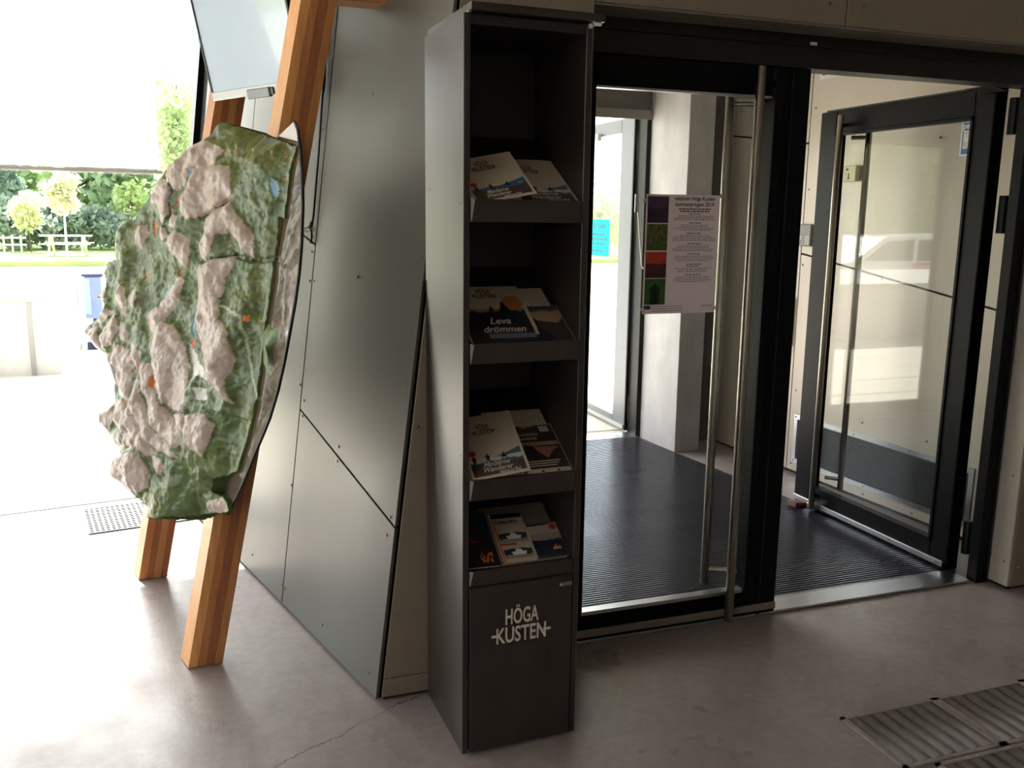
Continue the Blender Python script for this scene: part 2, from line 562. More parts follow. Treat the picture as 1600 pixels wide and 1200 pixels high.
MB().prism([(1.22, 2.93, 0), (0.62, 5.6, 0), (0.42, 5.6, 0), (1.02, 2.93, 0)], (0, 0, 2.6)).build('wall_vestibule_left', panel_beige, kind=S_)
MB().box((0.3, 2.9, 2.6), (3.9, 5.9, 2.7)).build('ceiling_vestibule', M('vestibule_ceiling', (226, 222, 214), 0.8), kind=S_)
# block out the space between the leaning wall and the vestibule
MB().prism([(0.14, 5.27, 0), (0.62, 5.62, 0), (0.62, 5.75, 0), (0.24, 5.40, 0)], (0, 0, 3.6)).build('wall_outside', panel_dull, kind=S_)
MB().box((0.3, 5.62, 2.7), (5.3, 5.75, 3.6)).build('wall_outside_upper', panel_dull, kind=S_)
MB().box((3.4, 5.62, 0), (5.3, 5.75, 2.7)).build('wall_outside_right', panel_dull, kind=S_)
# concrete pillar beside the outer door, and the dark niche behind it
MB().prism([(2.975, 5.6, 0), (3.003, 5.148, 0), (3.193, 5.158, 0), (3.193, 5.62, 0)], (0, 0, 2.6)).build('wall_pillar', conc_grey, kind=S_, bevel=0.003)
MB().box((3.19, 5.38, 0), (3.46, 5.6, 2.6)).build('wall_niche', M('dark_grey_niche', (70, 68, 64), 0.6), kind=S_)

# ---------------------------------------------------------------- inner door frame
fr = MB()
fr.box((1.2, 2.80, 2.148), (3.222, 2.9, 2.2))
fr.box((1.2, 2.806, 2.075), (3.222, 2.895, 2.145))
fr.box((1.21, 2.81, 2.14), (3.21, 2.89, 2.15))
trim_1 = fr.build('trim_1', dark_frame, kind=S_)
MB().box((3.152, 2.80, 0), (3.222, 2.852, 2.075)).build('jamb', dark_metal, trim_1, bevel=0.003)
MB().box((3.205, 2.795, 0.02), (3.215, 2.80, 2.0)).build('jamb_seal', rubber, trim_1)
MB().box((1.2, 2.80, 0), (1.238, 2.9, 2.075)).build('jamb', dark_metal, trim_1, bevel=0.003)
MB().box((2.10, 2.794, 2.152), (2.126, 2.80, 2.162)).build('label_plate', white_p, trim_1, label='small pale plate on the dark door frame')
MB().box((1.2, 2.815, 0.0), (3.14, 2.93, 0.012)).build('threshold', alu, trim_1, bevel=0.003, label='aluminium threshold strip')


def leaf_screws(parent, pts, n):
    screws(parent, pts, n, 0.8)


# ---------------------------------------------------------------- door_1: closed left leaf
d1 = MB().box((1.975, 2.815, 0.012), (2.128, 2.875, 2.0745)).build('door_1', dark_metal, kind=S_, bevel=0.004)
MB().box((1.238, 2.815, 0.012), (1.29, 2.875, 2.0745)).build('stile', dark_metal, d1, bevel=0.004)
MB().box((1.29, 2.815, 1.975), (1.975, 2.875, 2.0745)).build('top_rail', dark_metal, d1, bevel=0.004)
MB().box((1.29, 2.815, 0.012), (1.975, 2.875, 0.113)).build('bottom_rail', dark_metal, d1, bevel=0.004)
MB().box((1.97, 2.80, 0.115), (2.0, 2.816, 1.97)).build('glazing_bead', dark_metal, d1, bevel=0.002)
MB().box((2.045, 2.808, 0.013), (2.052, 2.8155, 2.066)).build('stile_seal', rubber, d1)
MB().box((1.285, 2.812, 0.113), (1.972, 2.85, 0.127)).build('glazing_bead', alu, d1, label='bright aluminium glazing bead')
MB().box((1.285, 2.822, 1.968), (1.972, 2.85, 1.975)).build('glazing_bead', alu, d1, label='bright aluminium glazing bead')
MB().box((1.285, 2.841, 0.125), (1.98, 2.849, 1.97)).build('pane', glass, d1)
ks = MB().box((1.24, 2.806, 0.028), (2.126, 2.8152, 0.056)).build('kick_strip', M('dull_aluminium', (140, 132, 122), 0.45, 0.3), d1, label='dull aluminium strip along the door foot', bevel=0.002)
screws(ks, [(x, 2.8058, 0.042) for x in (1.36, 1.62, 1.88, 2.09)], (0, -1, 0), 0.8)
brush = MB().box((1.24, 2.818, 0.012), (2.126, 2.83, 0.028)).build('brush_seal', rubber, d1)


def pull(name, parent, x, y, z0, z1, r, stand, sm=None):
    h = MB().tube([(x, y, z0), (x, y, z0 + .001), (x, y, z1 - .001), (x, y, z1)], [r * .96, r, r, r * .96], 20)
    o = h.build(name, steel, parent, smooth=False, label='tall brushed steel pull bar')
    for p in o.data.polygons:
        p.use_smooth = len(p.vertices) == 4
    for zz in (z0 + 0.06, z1 - 0.045):
        s_ = Vector(stand)
        MB().tube([Vector((x, y, zz)), Vector((x, y, zz)) + s_], 0.011, 10).build('standoff', sm or dark_metal, o)
    return o


pull('pull_handle', d1, 1.879, 2.76, 0.035, 2.062, 0.0165, (0.1, 0.06, 0))
pull('pull_handle', d1, 1.868, 2.925, 0.12, 2.0, 0.0165, (0.11, -0.055, 0), steel)

# ---------------------------------------------------------------- door_2: open right leaf (swung into the vestibule)
DX0, DX1 = 3.118, 3.186
d2 = MB().box((DX0, 2.935, 0.012), (DX1, 3.035, 2.088)).build('door_2', dark_metal, kind=S_, bevel=0.004)
MB().box((DX0, 3.90, 0.012), (DX1, 4.022, 2.088)).build('stile', dark_metal, d2, bevel=0.004)
MB().box((DX0, 3.035, 1.977), (DX1, 3.90, 2.088)).build('top_rail', dark_metal, d2, bevel=0.004)
MB().box((DX0, 3.035, 0.012), (DX1, 3.90, 0.118)).build('bottom_rail', dark_metal, d2, bevel=0.004)
MB().box((DX0 - .006, 3.034, 1.964), (DX0 + .03, 3.902, 1.978)).build('glazing_bead', dark_metal, d2)
MB().box((DX0 - .006, 3.034, 0.116), (DX0 + .03, 3.902, 0.13)).build('glazing_bead', dark_metal, d2)
MB().box((DX0 - .006, 3.034, 0.117), (DX0 + .03, 3.046, 1.977)).build('glazing_bead', dark_metal, d2)
MB().box((DX0 - .006, 3.89, 0.117), (DX0 + .03, 3.902, 1.977)).build('glazing_bead', dark_metal, d2)
MB().box((DX0 + .026, 3.03, 0.12), (DX0 + .034, 3.905, 1.975)).build('pane', glass, d2)
MB().box((DX0 + .005, 2.95, 2.088), (DX0 + .05, 3.985, 2.096)).build('top_seal', rubber, d2)
ks = MB().box((DX0 - .009, 2.952, 0.022), (DX0 + .001, 4.018, 0.048)).build('kick_strip', alu, d2, label='bright aluminium strip along the door foot', bevel=0.002)
screws(ks, [(DX0 - .0094, y, 0.036) for y in (2.985, 3.28, 3.58, 3.97)], (-1, 0, 0), 0.9)
MB().box((DX0 + .01, 2.95, 0.008), (DX0 + .04, 4.018, 0.018)).build('brush_seal', rubber, d2)
pull('pull_handle', d2, 3.066, 3.806, 0.027, 2.055, 0.0155, (0.055, 0.05, 0))
pull('pull_handle', d2, 3.232, 3.79, 0.12, 2.0, 0.0155, (-0.055, 0.06, 0), steel)
MB().box((3.07, 3.79, 0.022), (DX0, 3.85, 0.05)).build('handle_foot', alu, d2, bevel=0.002)
for z0, z1 in ((1.90, 2.045), (1.50, 1.655), (0.09, 0.24)):
    MB().tube([(3.203, 2.918, z0), (3.203, 2.918, z1)], 0.018, 12).build('hinge', black_p, d2)
MB().obox((3.085, 2.86, 2.06), (0.0, 0.11, 0.0), (0.025, 0, 0), (0.0, 0.10, 0.03)).build('closer_arm', dark_metal, d2)

# sticker on the open door
st = empty('alarm_sticker', (DX0 + .02, 3.03, 1.82), 'blue and white alarm sticker at the top corner of the open glass door', 'sticker')
sx = DX0 + .0255
blue = M('sticker_blue', (28, 112, 176), 0.4)
MB().box((sx - .0006, 3.03, 1.822), (sx, 3.118, 1.968)).build('backing_sheet', paper_w, st)
MB().box((sx - .0010, 3.03, 1.928), (sx - .0006, 3.110, 1.960)).build('top_band', blue, st)
MB().box((sx - .0010, 3.03, 1.830), (sx - .0006, 3.110, 1.852)).build('bottom_band', blue, st)
MB().box((sx - .0010, 3.104, 1.852), (sx - .0006, 3.110, 1.930)).build('side_band', blue, st)
tm = basis(Vector((sx - .0010, 3.109, 1.933)), Vector((0, -1, 0)), Vector((0, 0, 1)), Vector((-1, 0, 0)))
lg = MB(); put_text(lg, 'pels', 0.036, 0.0, 0.002, offset=0.001, spacing=0.95)
lg.v = [tm @ p for p in lg.v]; lg.build('lettering', white_p, st)
rd = MB()
for r_, a0, a1 in ((0.010, 0, 6.28), (0.020, 0.3, 2.6), (0.020, 3.5, 5.7), (0.029, 0.2, 2.4), (0.029, 3.4, 5.4), (0.037, 0.6, 2.5), (0.037, 3.4, 5.2)):
    n = 16
    for k in range(n):
        p0, p1 = a0 + (a1 - a0) * k / n, a0 + (a1 - a0) * (k + 1) / n
        w_ = 0.0011 if r_ > 0.011 else 0.0045
        cy, cz = 3.066, 1.890
        if r_ < .011: r0, r1 = 0.0, 0.0048
        else: r0, r1 = r_ - w_, r_ + w_
        q = [(r0, p0), (r1, p0), (r1, p1), (r0, p1)]
        rd.add([(sx - .0010, min(max(cy - a * math.cos(b), 3.032), 3.103), min(max(cz + a * math.sin(b), 1.853), 1.927)) for a, b in q], [(0, 1, 2, 3)])
rd.build('ring_mark', M('sticker_red', (190, 40, 50), 0.5), st)

# ---------------------------------------------------------------- outer doorway
of = MB()
of.box((0.55, 5.6, 2.222), (2.99, 5.7, 2.6))
trim_2 = of.build('trim_2', M('brown_grey_frame', (88, 82, 78), 0.45), kind=S_, bevel=0.003)
MB().box((0.55, 5.585, 2.19), (2.99, 5.60, 2.25)).build('frame_lip', M('pale_frame_lip', (130, 126, 124), 0.4, 0.3), trim_2)
MB().box((2.945, 5.60, 0), (2.99, 5.74, 2.222)).build('jamb', dark_metal, trim_2, bevel=0.003)
MB().box((0.55, 5.60, 0), (0.65, 5.72, 2.222)).build('jamb', dark_metal, trim_2, bevel=0.003)
MB().box((0.6, 5.58, 0), (2.95, 5.72, 0.012)).build('threshold', alu, trim_2)
MB().obox((2.25, 5.66, 2.222), (0.05, 0, 0), (0, 0.03, 0), (0.02, 0, -0.05)).build('closer_bracket', dark_metal, trim_2)
rod = MB().tube([(2.885, 5.60, 1.645), (2.89, 5.59, 1.60), (2.905, 5.575, 1.40), (2.92, 5.56, 1.22), (2.935, 5.56, 1.20)], 0.004, 6)
rod.build('hook_stay', steel, trim_2)
MB().box((2.875, 5.60, 1.58), (2.90, 5.612, 1.70)).build('hook_plate', M('grey_plate', (120, 120, 122), 0.4, 0.6), trim_2)
d4 = MB().box((0.65, 5.62, 0.012), (0.75, 5.68, 2.2)).build('door_4', dark_metal, kind=S_)
MB().box((1.66, 5.62, 0.012), (1.76, 5.68, 2.2)).build('stile', dark_metal, d4)
MB().box((0.75, 5.62, 2.1), (1.66, 5.68, 2.2)).build('top_rail', dark_metal, d4)
MB().box((0.75, 5.62, 0.012), (1.66, 5.68, 0.12)).build('bottom_rail', dark_metal, d4)
MB().box((0.74, 5.645, 0.11), (1.67, 5.653, 2.11)).build('pane', glass, d4)
portal('door_portal', (0.66, 5.72, 0.02), (2.28, 0, 0), (0, 0, 2.2))

OX0, OX1 = 2.925, 2.985
grey_leaf = M('grey_blue_door_paint', (96, 99, 108), 0.4, 0.2)
d3 = MB().box((OX0, 5.75, 0.02), (OX1, 5.945, 2.225)).build('door_3', grey_leaf, kind=S_, bevel=0.004)
MB().box((OX0 + .001, 5.742, 0.02), (OX1, 5.752, 2.225)).build('door_edge', dark_metal, d3)
MB().box((OX0, 6.72, 0.02), (OX1, 6.85, 2.225)).build('stile', grey_leaf, d3, bevel=0.004)
MB().box((OX0, 5.945, 2.13), (OX1, 6.72, 2.225)).build('top_rail', grey_leaf, d3, bevel=0.004)
MB().box((OX0, 5.945, 0.02), (OX1, 6.72, 0.10)).build('bottom_rail', grey_leaf, d3, bevel=0.004)
MB().box((OX0 + .026, 5.94, 0.09), (OX0 + .034, 6.725, 2.14)).build('pane', glass, d3)
MB().box((OX0 - .008, 5.76, 0.028), (OX0 + .001, 6.84, 0.055)).build('kick_strip', alu, d3, label='bright aluminium strip along the door foot')
for z0, z1 in ((1.92, 2.1), (1.45, 1.62), (0.1, 0.28)):
    MB().tube([(2.955, 5.735, z0), (2.955, 5.735, z1)], 0.014, 10).build('hinge', black_p, d3)
MB().obox((OX0 - .03, 6.28, 2.10), (0.03, 0, 0), (0, 0.16, 0), (0, 0, 0.05)).build('door_closer', white_p, d3, label='pale door closer body')
pull('pull_handle', d3, 2.885, 6.68, 0.15, 2.0, 0.014, (0.04, 0.06, 0))

# teal notice on the outer door glass
nt_ = empty('teal_notice', (OX0 + .02, 6.14, 1.26), 'teal opening hours notice on the glass of the far outer door', 'notice')
teal = M('teal_paper', (70, 205, 214), 0.6)
MB().box((OX0 + .0245, 6.147, 1.255), (OX0 + .0255, 6.70, 1.527)).build('sheet', fabric_mat('teal_sheet', srgb(80, 214, 222), 0.6), nt_)
tm = basis(Vector((OX0 + .0243, 6.70, 1.255)), Vector((0, -1, 0)), Vector((0, 0, 1)), Vector((-1, 0, 0)))
tx = MB()
put_text(tx, 'naturum är öppet', 0.062, 0.04, 0.205, offset=0.0012)
for k, (a, b) in enumerate(((0.16, 0.48), (0.16, 0.50), (0.16, 0.47), (0.22, 0.45))):
    zz = (0.152, 0.118, 0.084, 0.03)[k]
    x = a
    random.seed(k)
    while x < b:
        w_ = random.uniform(0.015, 0.05)
        tx.add([(x, zz, .0006), (x + w_, zz, .0006), (x + w_, zz + 0.014, .0006), (x, zz + 0.014, .0006)], [(0, 1, 2, 3)])
        x += w_ + 0.012
tx.v = [tm @ p for p in tx.v]; tx.build('lettering', M('teal_ink', (16, 90, 110), 0.6), nt_)

# ================================================================== entrance mat
em = empty('entrance_mat', (2.0, 4.2, 0), 'black ribbed entrance mat covering the vestibule floor behind the glass doors', 'mat')
MB().prism([(1.235, 2.935, 0), (3.17, 2.935, 0), (3.115, 4.0, 0), (2.945, 5.575, 0), (0.67, 5.575, 0)], (0, 0, 0.005)).build('base', rubber, em)
rb = MB()
y = 2.945
while y < 5.57:
    x0 = 1.235 + (0.67 - 1.235) * (y - 2.935) / 2.64 + .003
    x1 = 3.17 - 0.055 * (y - 2.935) / 1.065 if y < 4 else 3.115 - 0.17 * (y - 4) / 1.575
    rb.add([(x0, y, .004), (x1 - .003, y, .004), (x1 - .003, y + .0012, .0105), (x0, y + .0012, .0105), (x0, y + .0075, .0105), (x1 - .003, y + .0075, .0105), (x1 - .003, y + .0087, .004), (x0, y + .0087, .004)],
           [(0, 1, 2, 3), (3, 2, 5, 4), (4, 5, 6, 7)])
    y += 0.0195
rb.build('ribs', M('mat_rib_metal', (96, 98, 108), 0.24, 0.55, 0.1, 50, spec=0.8), em, kind='stuff')
MB().prism([(1.235, 2.93, 0), (3.175, 2.93, 0), (3.175, 2.938, 0), (1.235, 2.938, 0)], (0, 0, 0.012)).build('mat_edge', alu, em)

# ================================================================== map easel
wood_cols = [(222, 158, 92), (186, 120, 68), (156, 94, 56), (184, 124, 72)]
woods = [M('glulam_%s' % n, c, 0.42, 0, 0.16, 9, (6, 6, 0.35), coat=0.15) for n, c in zip(('honey', 'amber', 'red_brown', 'tan'), wood_cols)]
me_ = empty('wooden_easel', (0.1, 3.5, 0), 'orange brown glulam easel of two slanting posts leaning on the metal wall', 'easel')
LN = Vector((0.2025, 0.0, 1.0))


def post(fl_, fr_, bl_, br_, z1, order):
    fl_, fr_, bl_, br_ = [Vector(p + (0.004,)) for p in (fl_, fr_, bl_, br_)]
    e = 0.003
    c = (fl_ + fr_ + bl_ + br_) / 4
    inn = [p + (c - p) * 0.05 for p in (fl_, fr_, br_, bl_)]
    p_ = MB().prism(inn, LN * (z1 - .004)).build('wooden_post', woods[1], me_)
    cuts = [0, 0.27, 0.5, 0.76, 1.0]
    for k in range(4):
        a, b = cuts[k] + .002, cuts[k + 1] - .002
        q = [fl_.lerp(fr_, a), fl_.lerp(fr_, b), bl_.lerp(br_, b), bl_.lerp(br_, a)]
        MB().prism(q, LN * z1).build('lamella', woods[order[k]], p_)
    return p_


post((-0.073, 3.07), (0.040, 3.072), (-0.098, 3.158), (0.015, 3.16), 3.4, (0, 1, 2, 3))
post((-0.270, 3.937), (-0.157, 3.940), (-0.297, 4.043), (-0.184, 4.046), 3.4, (1, 2, 3, 2))
MB().prism([(0.44, 3.10, 2.228), (0.66, 3.10, 2.228), (0.63, 3.20, 2.228), (0.41, 3.20, 2.228)], (0.012, 0, 0.09)).build('spacer_block', woods[3], me_, bevel=0.003)
MB().prism([(0.235, 3.98, 2.228), (0.42, 3.98, 2.228), (0.40, 4.06, 2.228), (0.21, 4.06, 2.228)], (0.012, 0, 0.09)).build('spacer_block', woods[3], me_, bevel=0.003)

# ================================================================== relief map
U = Vector((-0.221, 0.975, 0)).normalized()
Wv = Vector((0.2025, 0, 1)).normalized(); Wv = (Wv - U * U.dot(Wv)).normalized()
NF = -U.cross(Wv)
BP0 = Vector((-0.103, 3.07, 0))
TA = R(20)
MV = U * math.cos(TA) + NF * math.sin(TA)
N2 = Wv.cross(MV)
if N2.dot(NF) < 0: N2 = -N2
Q0 = BP0 + U * (-0.42) + NF * 0.010
rm = empty('relief_map', (-0.1, 3.2, 0.6), 'large green and rocky pink relief map of a coast on a glossy white board', 'map')
bw = lambda u, w, t=0.0: BP0 + U * u + Wv * w + NF * t
EDGE = [(-.168, 1.812), (-.31, 1.852), (-.352, 1.823), (-.393, 1.771), (-.445, 1.695), (-.495, 1.60), (-.533, 1.494), (-.552, 1.41), (-.557, 1.33), (-.552, 1.24), (-.545, 1.15), (-.53, 1.07), (-.499, .985), (-.465, .93), (-.432, .881), (-.361, .765), (-.258, .63)]
BOARD = EDGE + [(.1, .61), (.45, .62), (.62, .75), (.70, 1.1), (.66, 1.5), (.55, 1.72), (.2, 1.80)]
board_m = M('glossy_sea_board', (112, 94, 82), 0.05, 0, 0.03, 3, coat=1.0, spec=0.9)
board_m.node_tree.nodes['Principled BSDF'].inputs['Coat IOR'].default_value = 2.0
MB().prism([bw(u, w, -0.008) for u, w in BOARD], NF * 0.008).build('board', board_m, rm)
MB().tube([bw(u, w, -0.004) for u, w in EDGE[1:]], 0.0052, 6).build('edge_strip', rubber, rm, label='thin dark edge trim of the map board')
for a_, b_ in ((.0, .8), (.0, 1.7)):
    MB().obox(bw(a_, b_, -0.03), U * 0.3, Wv * 0.05, NF * 0.022).build('mounting_bracket', dark_metal, rm)

OUT=[[0.391,1.839],[0.023,1.771],[0.043,1.719],[0.038,1.654],[0.031,1.556],[0.059,1.558],[0.055,1.483],[0.059,1.435],[0.045,1.351],[0.046,1.326],[0.044,1.246],[0.037,1.16],[0.024,1.018],[0.033,0.94],[0.067,0.85],[0.089,0.782],[0.145,0.753],[0.209,0.727],[0.214,0.686],[0.162,0.683],[0.126,0.676],[0.1,0.651],[0.313,0.577],[0.479,0.524],[0.473,0.565],[0.563,0.573],[0.643,0.599],[0.722,0.612],[0.741,0.635],[0.674,0.692],[0.688,0.722],[0.759,0.726],[0.777,0.746],[0.854,0.767],[0.865,0.806],[0.763,0.858],[0.785,0.918],[0.776,0.954],[0.809,0.982],[0.869,1.012],[0.953,1.033],[1.038,1.068],[1.011,1.094],[0.952,1.127],[0.919,1.176],[0.944,1.194],[0.992,1.202],[0.93,1.239],[0.961,1.293],[0.943,1.329],[0.892,1.346],[0.907,1.435],[0.876,1.477],[0.793,1.495],[0.795,1.522],[0.738,1.57],[0.725,1.598],[0.687,1.638],[0.659,1.677],[0.593,1.711],[0.547,1.749],[0.466,1.777],[0.43,1.809]]
ROCK=[[[0.659,1.677],[0.597,1.711],[0.547,1.747],[0.465,1.775],[0.39,1.752],[0.404,1.704],[0.499,1.684],[0.51,1.658],[0.525,1.626],[0.564,1.602],[0.599,1.627],[0.635,1.641]],[[0.799,1.065],[0.69,1.05],[0.645,1.018],[0.681,0.971],[0.755,0.971],[0.804,1.01]],[[0.698,1.081],[0.621,1.061],[0.621,0.996],[0.685,1.031]],[[0.869,1.012],[0.797,1.032],[0.759,0.984],[0.759,0.916],[0.784,0.939]],[[0.646,0.885],[0.599,0.842],[0.524,0.78],[0.469,0.748],[0.511,0.731],[0.616,0.772],[0.679,0.825]],[[0.512,0.913],[0.413,0.876],[0.364,0.855],[0.329,0.806],[0.396,0.81],[0.487,0.86]],[[0.654,0.777],[0.562,0.791],[0.563,0.752],[0.642,0.733]],[[0.951,1.172],[0.846,1.166],[0.908,1.109],[0.953,1.13]],[[0.451,1.773],[0.356,1.748],[0.382,1.72],[0.394,1.699],[0.464,1.701],[0.508,1.684],[0.527,1.636],[0.564,1.602],[0.598,1.632],[0.592,1.674],[0.583,1.711],[0.546,1.744]],[[0.597,1.711],[0.624,1.689],[0.651,1.666],[0.618,1.631],[0.59,1.622],[0.594,1.664]],[[0.377,1.7],[0.318,1.697],[0.289,1.649],[0.265,1.601],[0.307,1.589],[0.368,1.564],[0.429,1.532],[0.488,1.519],[0.53,1.558],[0.511,1.606],[0.509,1.676],[0.454,1.699]],[[0.635,1.641],[0.587,1.601],[0.598,1.569],[0.573,1.528],[0.61,1.488],[0.644,1.512],[0.665,1.553],[0.714,1.555],[0.722,1.587],[0.684,1.627]],[[0.265,1.587],[0.233,1.554],[0.16,1.517],[0.135,1.466],[0.142,1.429],[0.192,1.455],[0.25,1.494],[0.297,1.485],[0.318,1.433],[0.377,1.396],[0.406,1.408],[0.394,1.461],[0.365,1.484],[0.409,1.521],[0.366,1.554],[0.305,1.581]],[[0.532,1.479],[0.464,1.459],[0.448,1.414],[0.465,1.36],[0.52,1.396],[0.576,1.433],[0.565,1.46]],[[0.565,1.534],[0.525,1.522],[0.535,1.489],[0.573,1.491]],[[0.636,1.481],[0.587,1.474],[0.563,1.455],[0.596,1.436],[0.628,1.449]],[[0.734,1.483],[0.716,1.452],[0.741,1.392],[0.781,1.413],[0.786,1.451],[0.762,1.475]],[[0.221,1.428],[0.21,1.399],[0.241,1.361],[0.235,1.302],[0.249,1.275],[0.239,1.3],[0.231,1.23],[0.164,1.198],[0.128,1.121],[0.15,1.064],[0.141,1.03],[0.107,0.989],[0.174,1.005],[0.222,1.044],[0.252,1.094],[0.331,1.141],[0.366,1.216],[0.364,1.272],[0.368,1.259],[0.364,1.285],[0.374,1.35],[0.393,1.374],[0.342,1.392]],[[0.494,1.331],[0.456,1.325],[0.478,1.27],[0.514,1.228],[0.577,1.219],[0.552,1.266]],[[0.819,1.264],[0.784,1.258],[0.757,1.206],[0.789,1.19],[0.754,1.199],[0.768,1.157],[0.803,1.186],[0.823,1.224]],[[0.919,1.238],[0.977,1.21],[0.949,1.188],[0.91,1.197]],[[0.752,1.245],[0.711,1.261],[0.698,1.23],[0.72,1.2],[0.755,1.217]],[[0.558,1.175],[0.49,1.173],[0.424,1.132],[0.37,1.048],[0.33,0.987],[0.317,0.915],[0.312,0.854],[0.364,0.855],[0.417,0.894],[0.506,0.933],[0.549,1.009],[0.568,1.103]],[[0.316,0.912],[0.226,0.931],[0.181,0.907],[0.195,0.85],[0.232,0.795],[0.288,0.81],[0.313,0.847]],[[0.649,1.188],[0.592,1.215],[0.536,1.223],[0.521,1.251],[0.494,1.273],[0.472,1.276],[0.484,1.237],[0.528,1.192],[0.558,1.13],[0.631,1.145]],[[0.613,1.03],[0.558,1.033],[0.538,0.959],[0.508,0.92],[0.414,0.882],[0.336,0.811],[0.369,0.791],[0.462,0.807],[0.532,0.857],[0.586,0.937],[0.616,0.997]],[[0.637,0.986],[0.596,0.922],[0.543,0.854],[0.487,0.815],[0.34,0.766],[0.46,0.756],[0.549,0.788],[0.622,0.85],[0.644,0.886]],[[0.722,1.031],[0.658,0.976],[0.648,0.885],[0.709,0.893],[0.76,0.943],[0.754,0.992]],[[0.749,0.878],[0.681,0.878],[0.636,0.848],[0.563,0.797],[0.654,0.777],[0.734,0.8]],[[0.863,0.799],[0.761,0.852],[0.732,0.814],[0.772,0.751],[0.854,0.767]],[[0.756,0.74],[0.706,0.786],[0.647,0.752],[0.699,0.713]],[[0.741,0.635],[0.658,0.702],[0.547,0.736],[0.485,0.679],[0.485,0.633],[0.555,0.588],[0.643,0.599],[0.705,0.596]],[[0.49,0.743],[0.432,0.737],[0.405,0.718],[0.43,0.686],[0.479,0.7]],[[0.833,1.168],[0.781,1.115],[0.816,1.055],[0.872,1.026],[0.897,1.07],[0.86,1.123]],[[0.994,1.058],[0.937,1.108],[0.89,1.043],[0.869,1.012],[0.939,1.028]],[[0.788,1.141],[0.724,1.11],[0.72,1.071],[0.773,1.083]],[[0.235,0.646],[0.162,0.68],[0.136,0.664],[0.118,0.648],[0.227,0.614]],[[0.571,0.783],[0.606,0.735],[0.658,0.702],[0.572,0.743]]]
WHITE=[[[0.409,1.135],[0.364,1.105],[0.316,1.082],[0.241,1.053],[0.217,1.009],[0.241,1.032],[0.304,1.038],[0.338,1.004],[0.348,1.046],[0.376,1.072]],[[0.303,0.998],[0.246,1.012],[0.229,0.973],[0.285,0.962]]]
BLUE=[[[0.111,1.676],[0.085,1.665],[0.074,1.633],[0.082,1.611],[0.098,1.636]],[[0.393,1.218],[0.373,1.233],[0.371,1.197],[0.38,1.149],[0.393,1.169]],[[0.516,1.678],[0.504,1.679],[0.498,1.632],[0.506,1.632]],[[0.558,1.291],[0.541,1.299],[0.547,1.25],[0.558,1.249]]]
ORANGE=[[[0.52,1.608],[0.553,1.559],[0.568,1.539],[0.559,1.582]],[[0.7,1.502],[0.68,1.501],[0.676,1.467],[0.673,1.443],[0.692,1.465]],[[0.658,1.452],[0.636,1.443],[0.637,1.427],[0.652,1.431]],[[0.698,1.402],[0.687,1.398],[0.693,1.381],[0.702,1.377]],[[0.692,1.324],[0.679,1.328],[0.677,1.304],[0.689,1.302]],[[0.859,1.276],[0.835,1.285],[0.832,1.266],[0.851,1.258]],[[0.501,1.356],[0.487,1.358],[0.488,1.337],[0.499,1.341]],[[0.384,1.288],[0.369,1.295],[0.368,1.274],[0.382,1.272]],[[0.391,1.486],[0.38,1.482],[0.386,1.466],[0.396,1.471]],[[0.398,1.136],[0.374,1.147],[0.378,1.121],[0.388,1.107]],[[0.131,1.256],[0.114,1.264],[0.114,1.235],[0.127,1.239]],[[0.634,1.02],[0.624,1.028],[0.62,0.989],[0.632,0.994]],[[0.555,0.988],[0.531,0.986],[0.527,0.948],[0.549,0.957]],[[0.687,0.877],[0.668,0.877],[0.672,0.87]]]
LINES=[[[0.262,1.606],[0.306,1.586],[0.351,1.565],[0.428,1.527]],[[0.401,1.388],[0.327,1.404],[0.226,1.432],[0.144,1.422],[0.06,1.44]],[[0.597,1.622],[0.583,1.601],[0.593,1.569],[0.568,1.518],[0.599,1.484]],[[0.305,0.918],[0.417,0.894]],[[0.241,1.27],[0.14,1.255],[0.091,1.134],[0.025,1.02]]]
ISL=[[-0.346,1.217],[-0.371,1.248],[-0.405,1.235],[-0.462,1.253],[-0.472,1.209],[-0.429,1.169],[-0.48,1.131],[-0.459,1.1],[-0.409,1.117]]


def inside(poly, X, Y):
    r_ = np.zeros(X.shape, bool)
    n = len(poly)
    for i in range(n):
        x0, y0 = poly[i]; x1, y1 = poly[(i + 1) % n]
        if y0 == y1: continue
        c = ((y0 > Y) != (y1 > Y)) & (X < (x1 - x0) * (Y - y0) / (y1 - y0) + x0)
        r_ ^= c
    return r_


def vnoise(X, Y, f, seed):
    rs = np.random.RandomState(seed)
    g = rs.rand(64, 64)
    x, y = X * f + 7.3, Y * f + 3.1
    xi, yi = np.floor(x).astype(int), np.floor(y).astype(int)
    a, b = x - xi, y - yi
    a, b = a * a * (3 - 2 * a), b * b * (3 - 2 * b)
    G_ = lambda i, j: g[i % 64, j % 64]
    return (G_(xi, yi) * (1 - a) + G_(xi + 1, yi) * a) * (1 - b) + (G_(xi, yi + 1) * (1 - a) + G_(xi + 1, yi + 1) * a) * b


def fbm(X, Y, f, seed, o=4):
    s_, w_, t_ = 0, 1.0, 0
    for k in range(o):
        s_ = s_ + w_ * vnoise(X, Y, f * 2 ** k, seed + k); t_ += w_; w_ *= 0.5
    return s_ / t_


def blur(a, r_):
    for ax in (0, 1):
        for _ in range(2):
            c = np.cumsum(np.pad(a, [(r_ + 1, r_) if k == ax else (0, 0) for k in (0, 1)], mode='edge'), axis=ax)
            a = (np.take(c, range(2 * r_ + 1, c.shape[ax]), axis=ax) - np.take(c, range(0, c.shape[ax] - 2 * r_ - 1), axis=ax)) / (2 * r_ + 1)
    return a


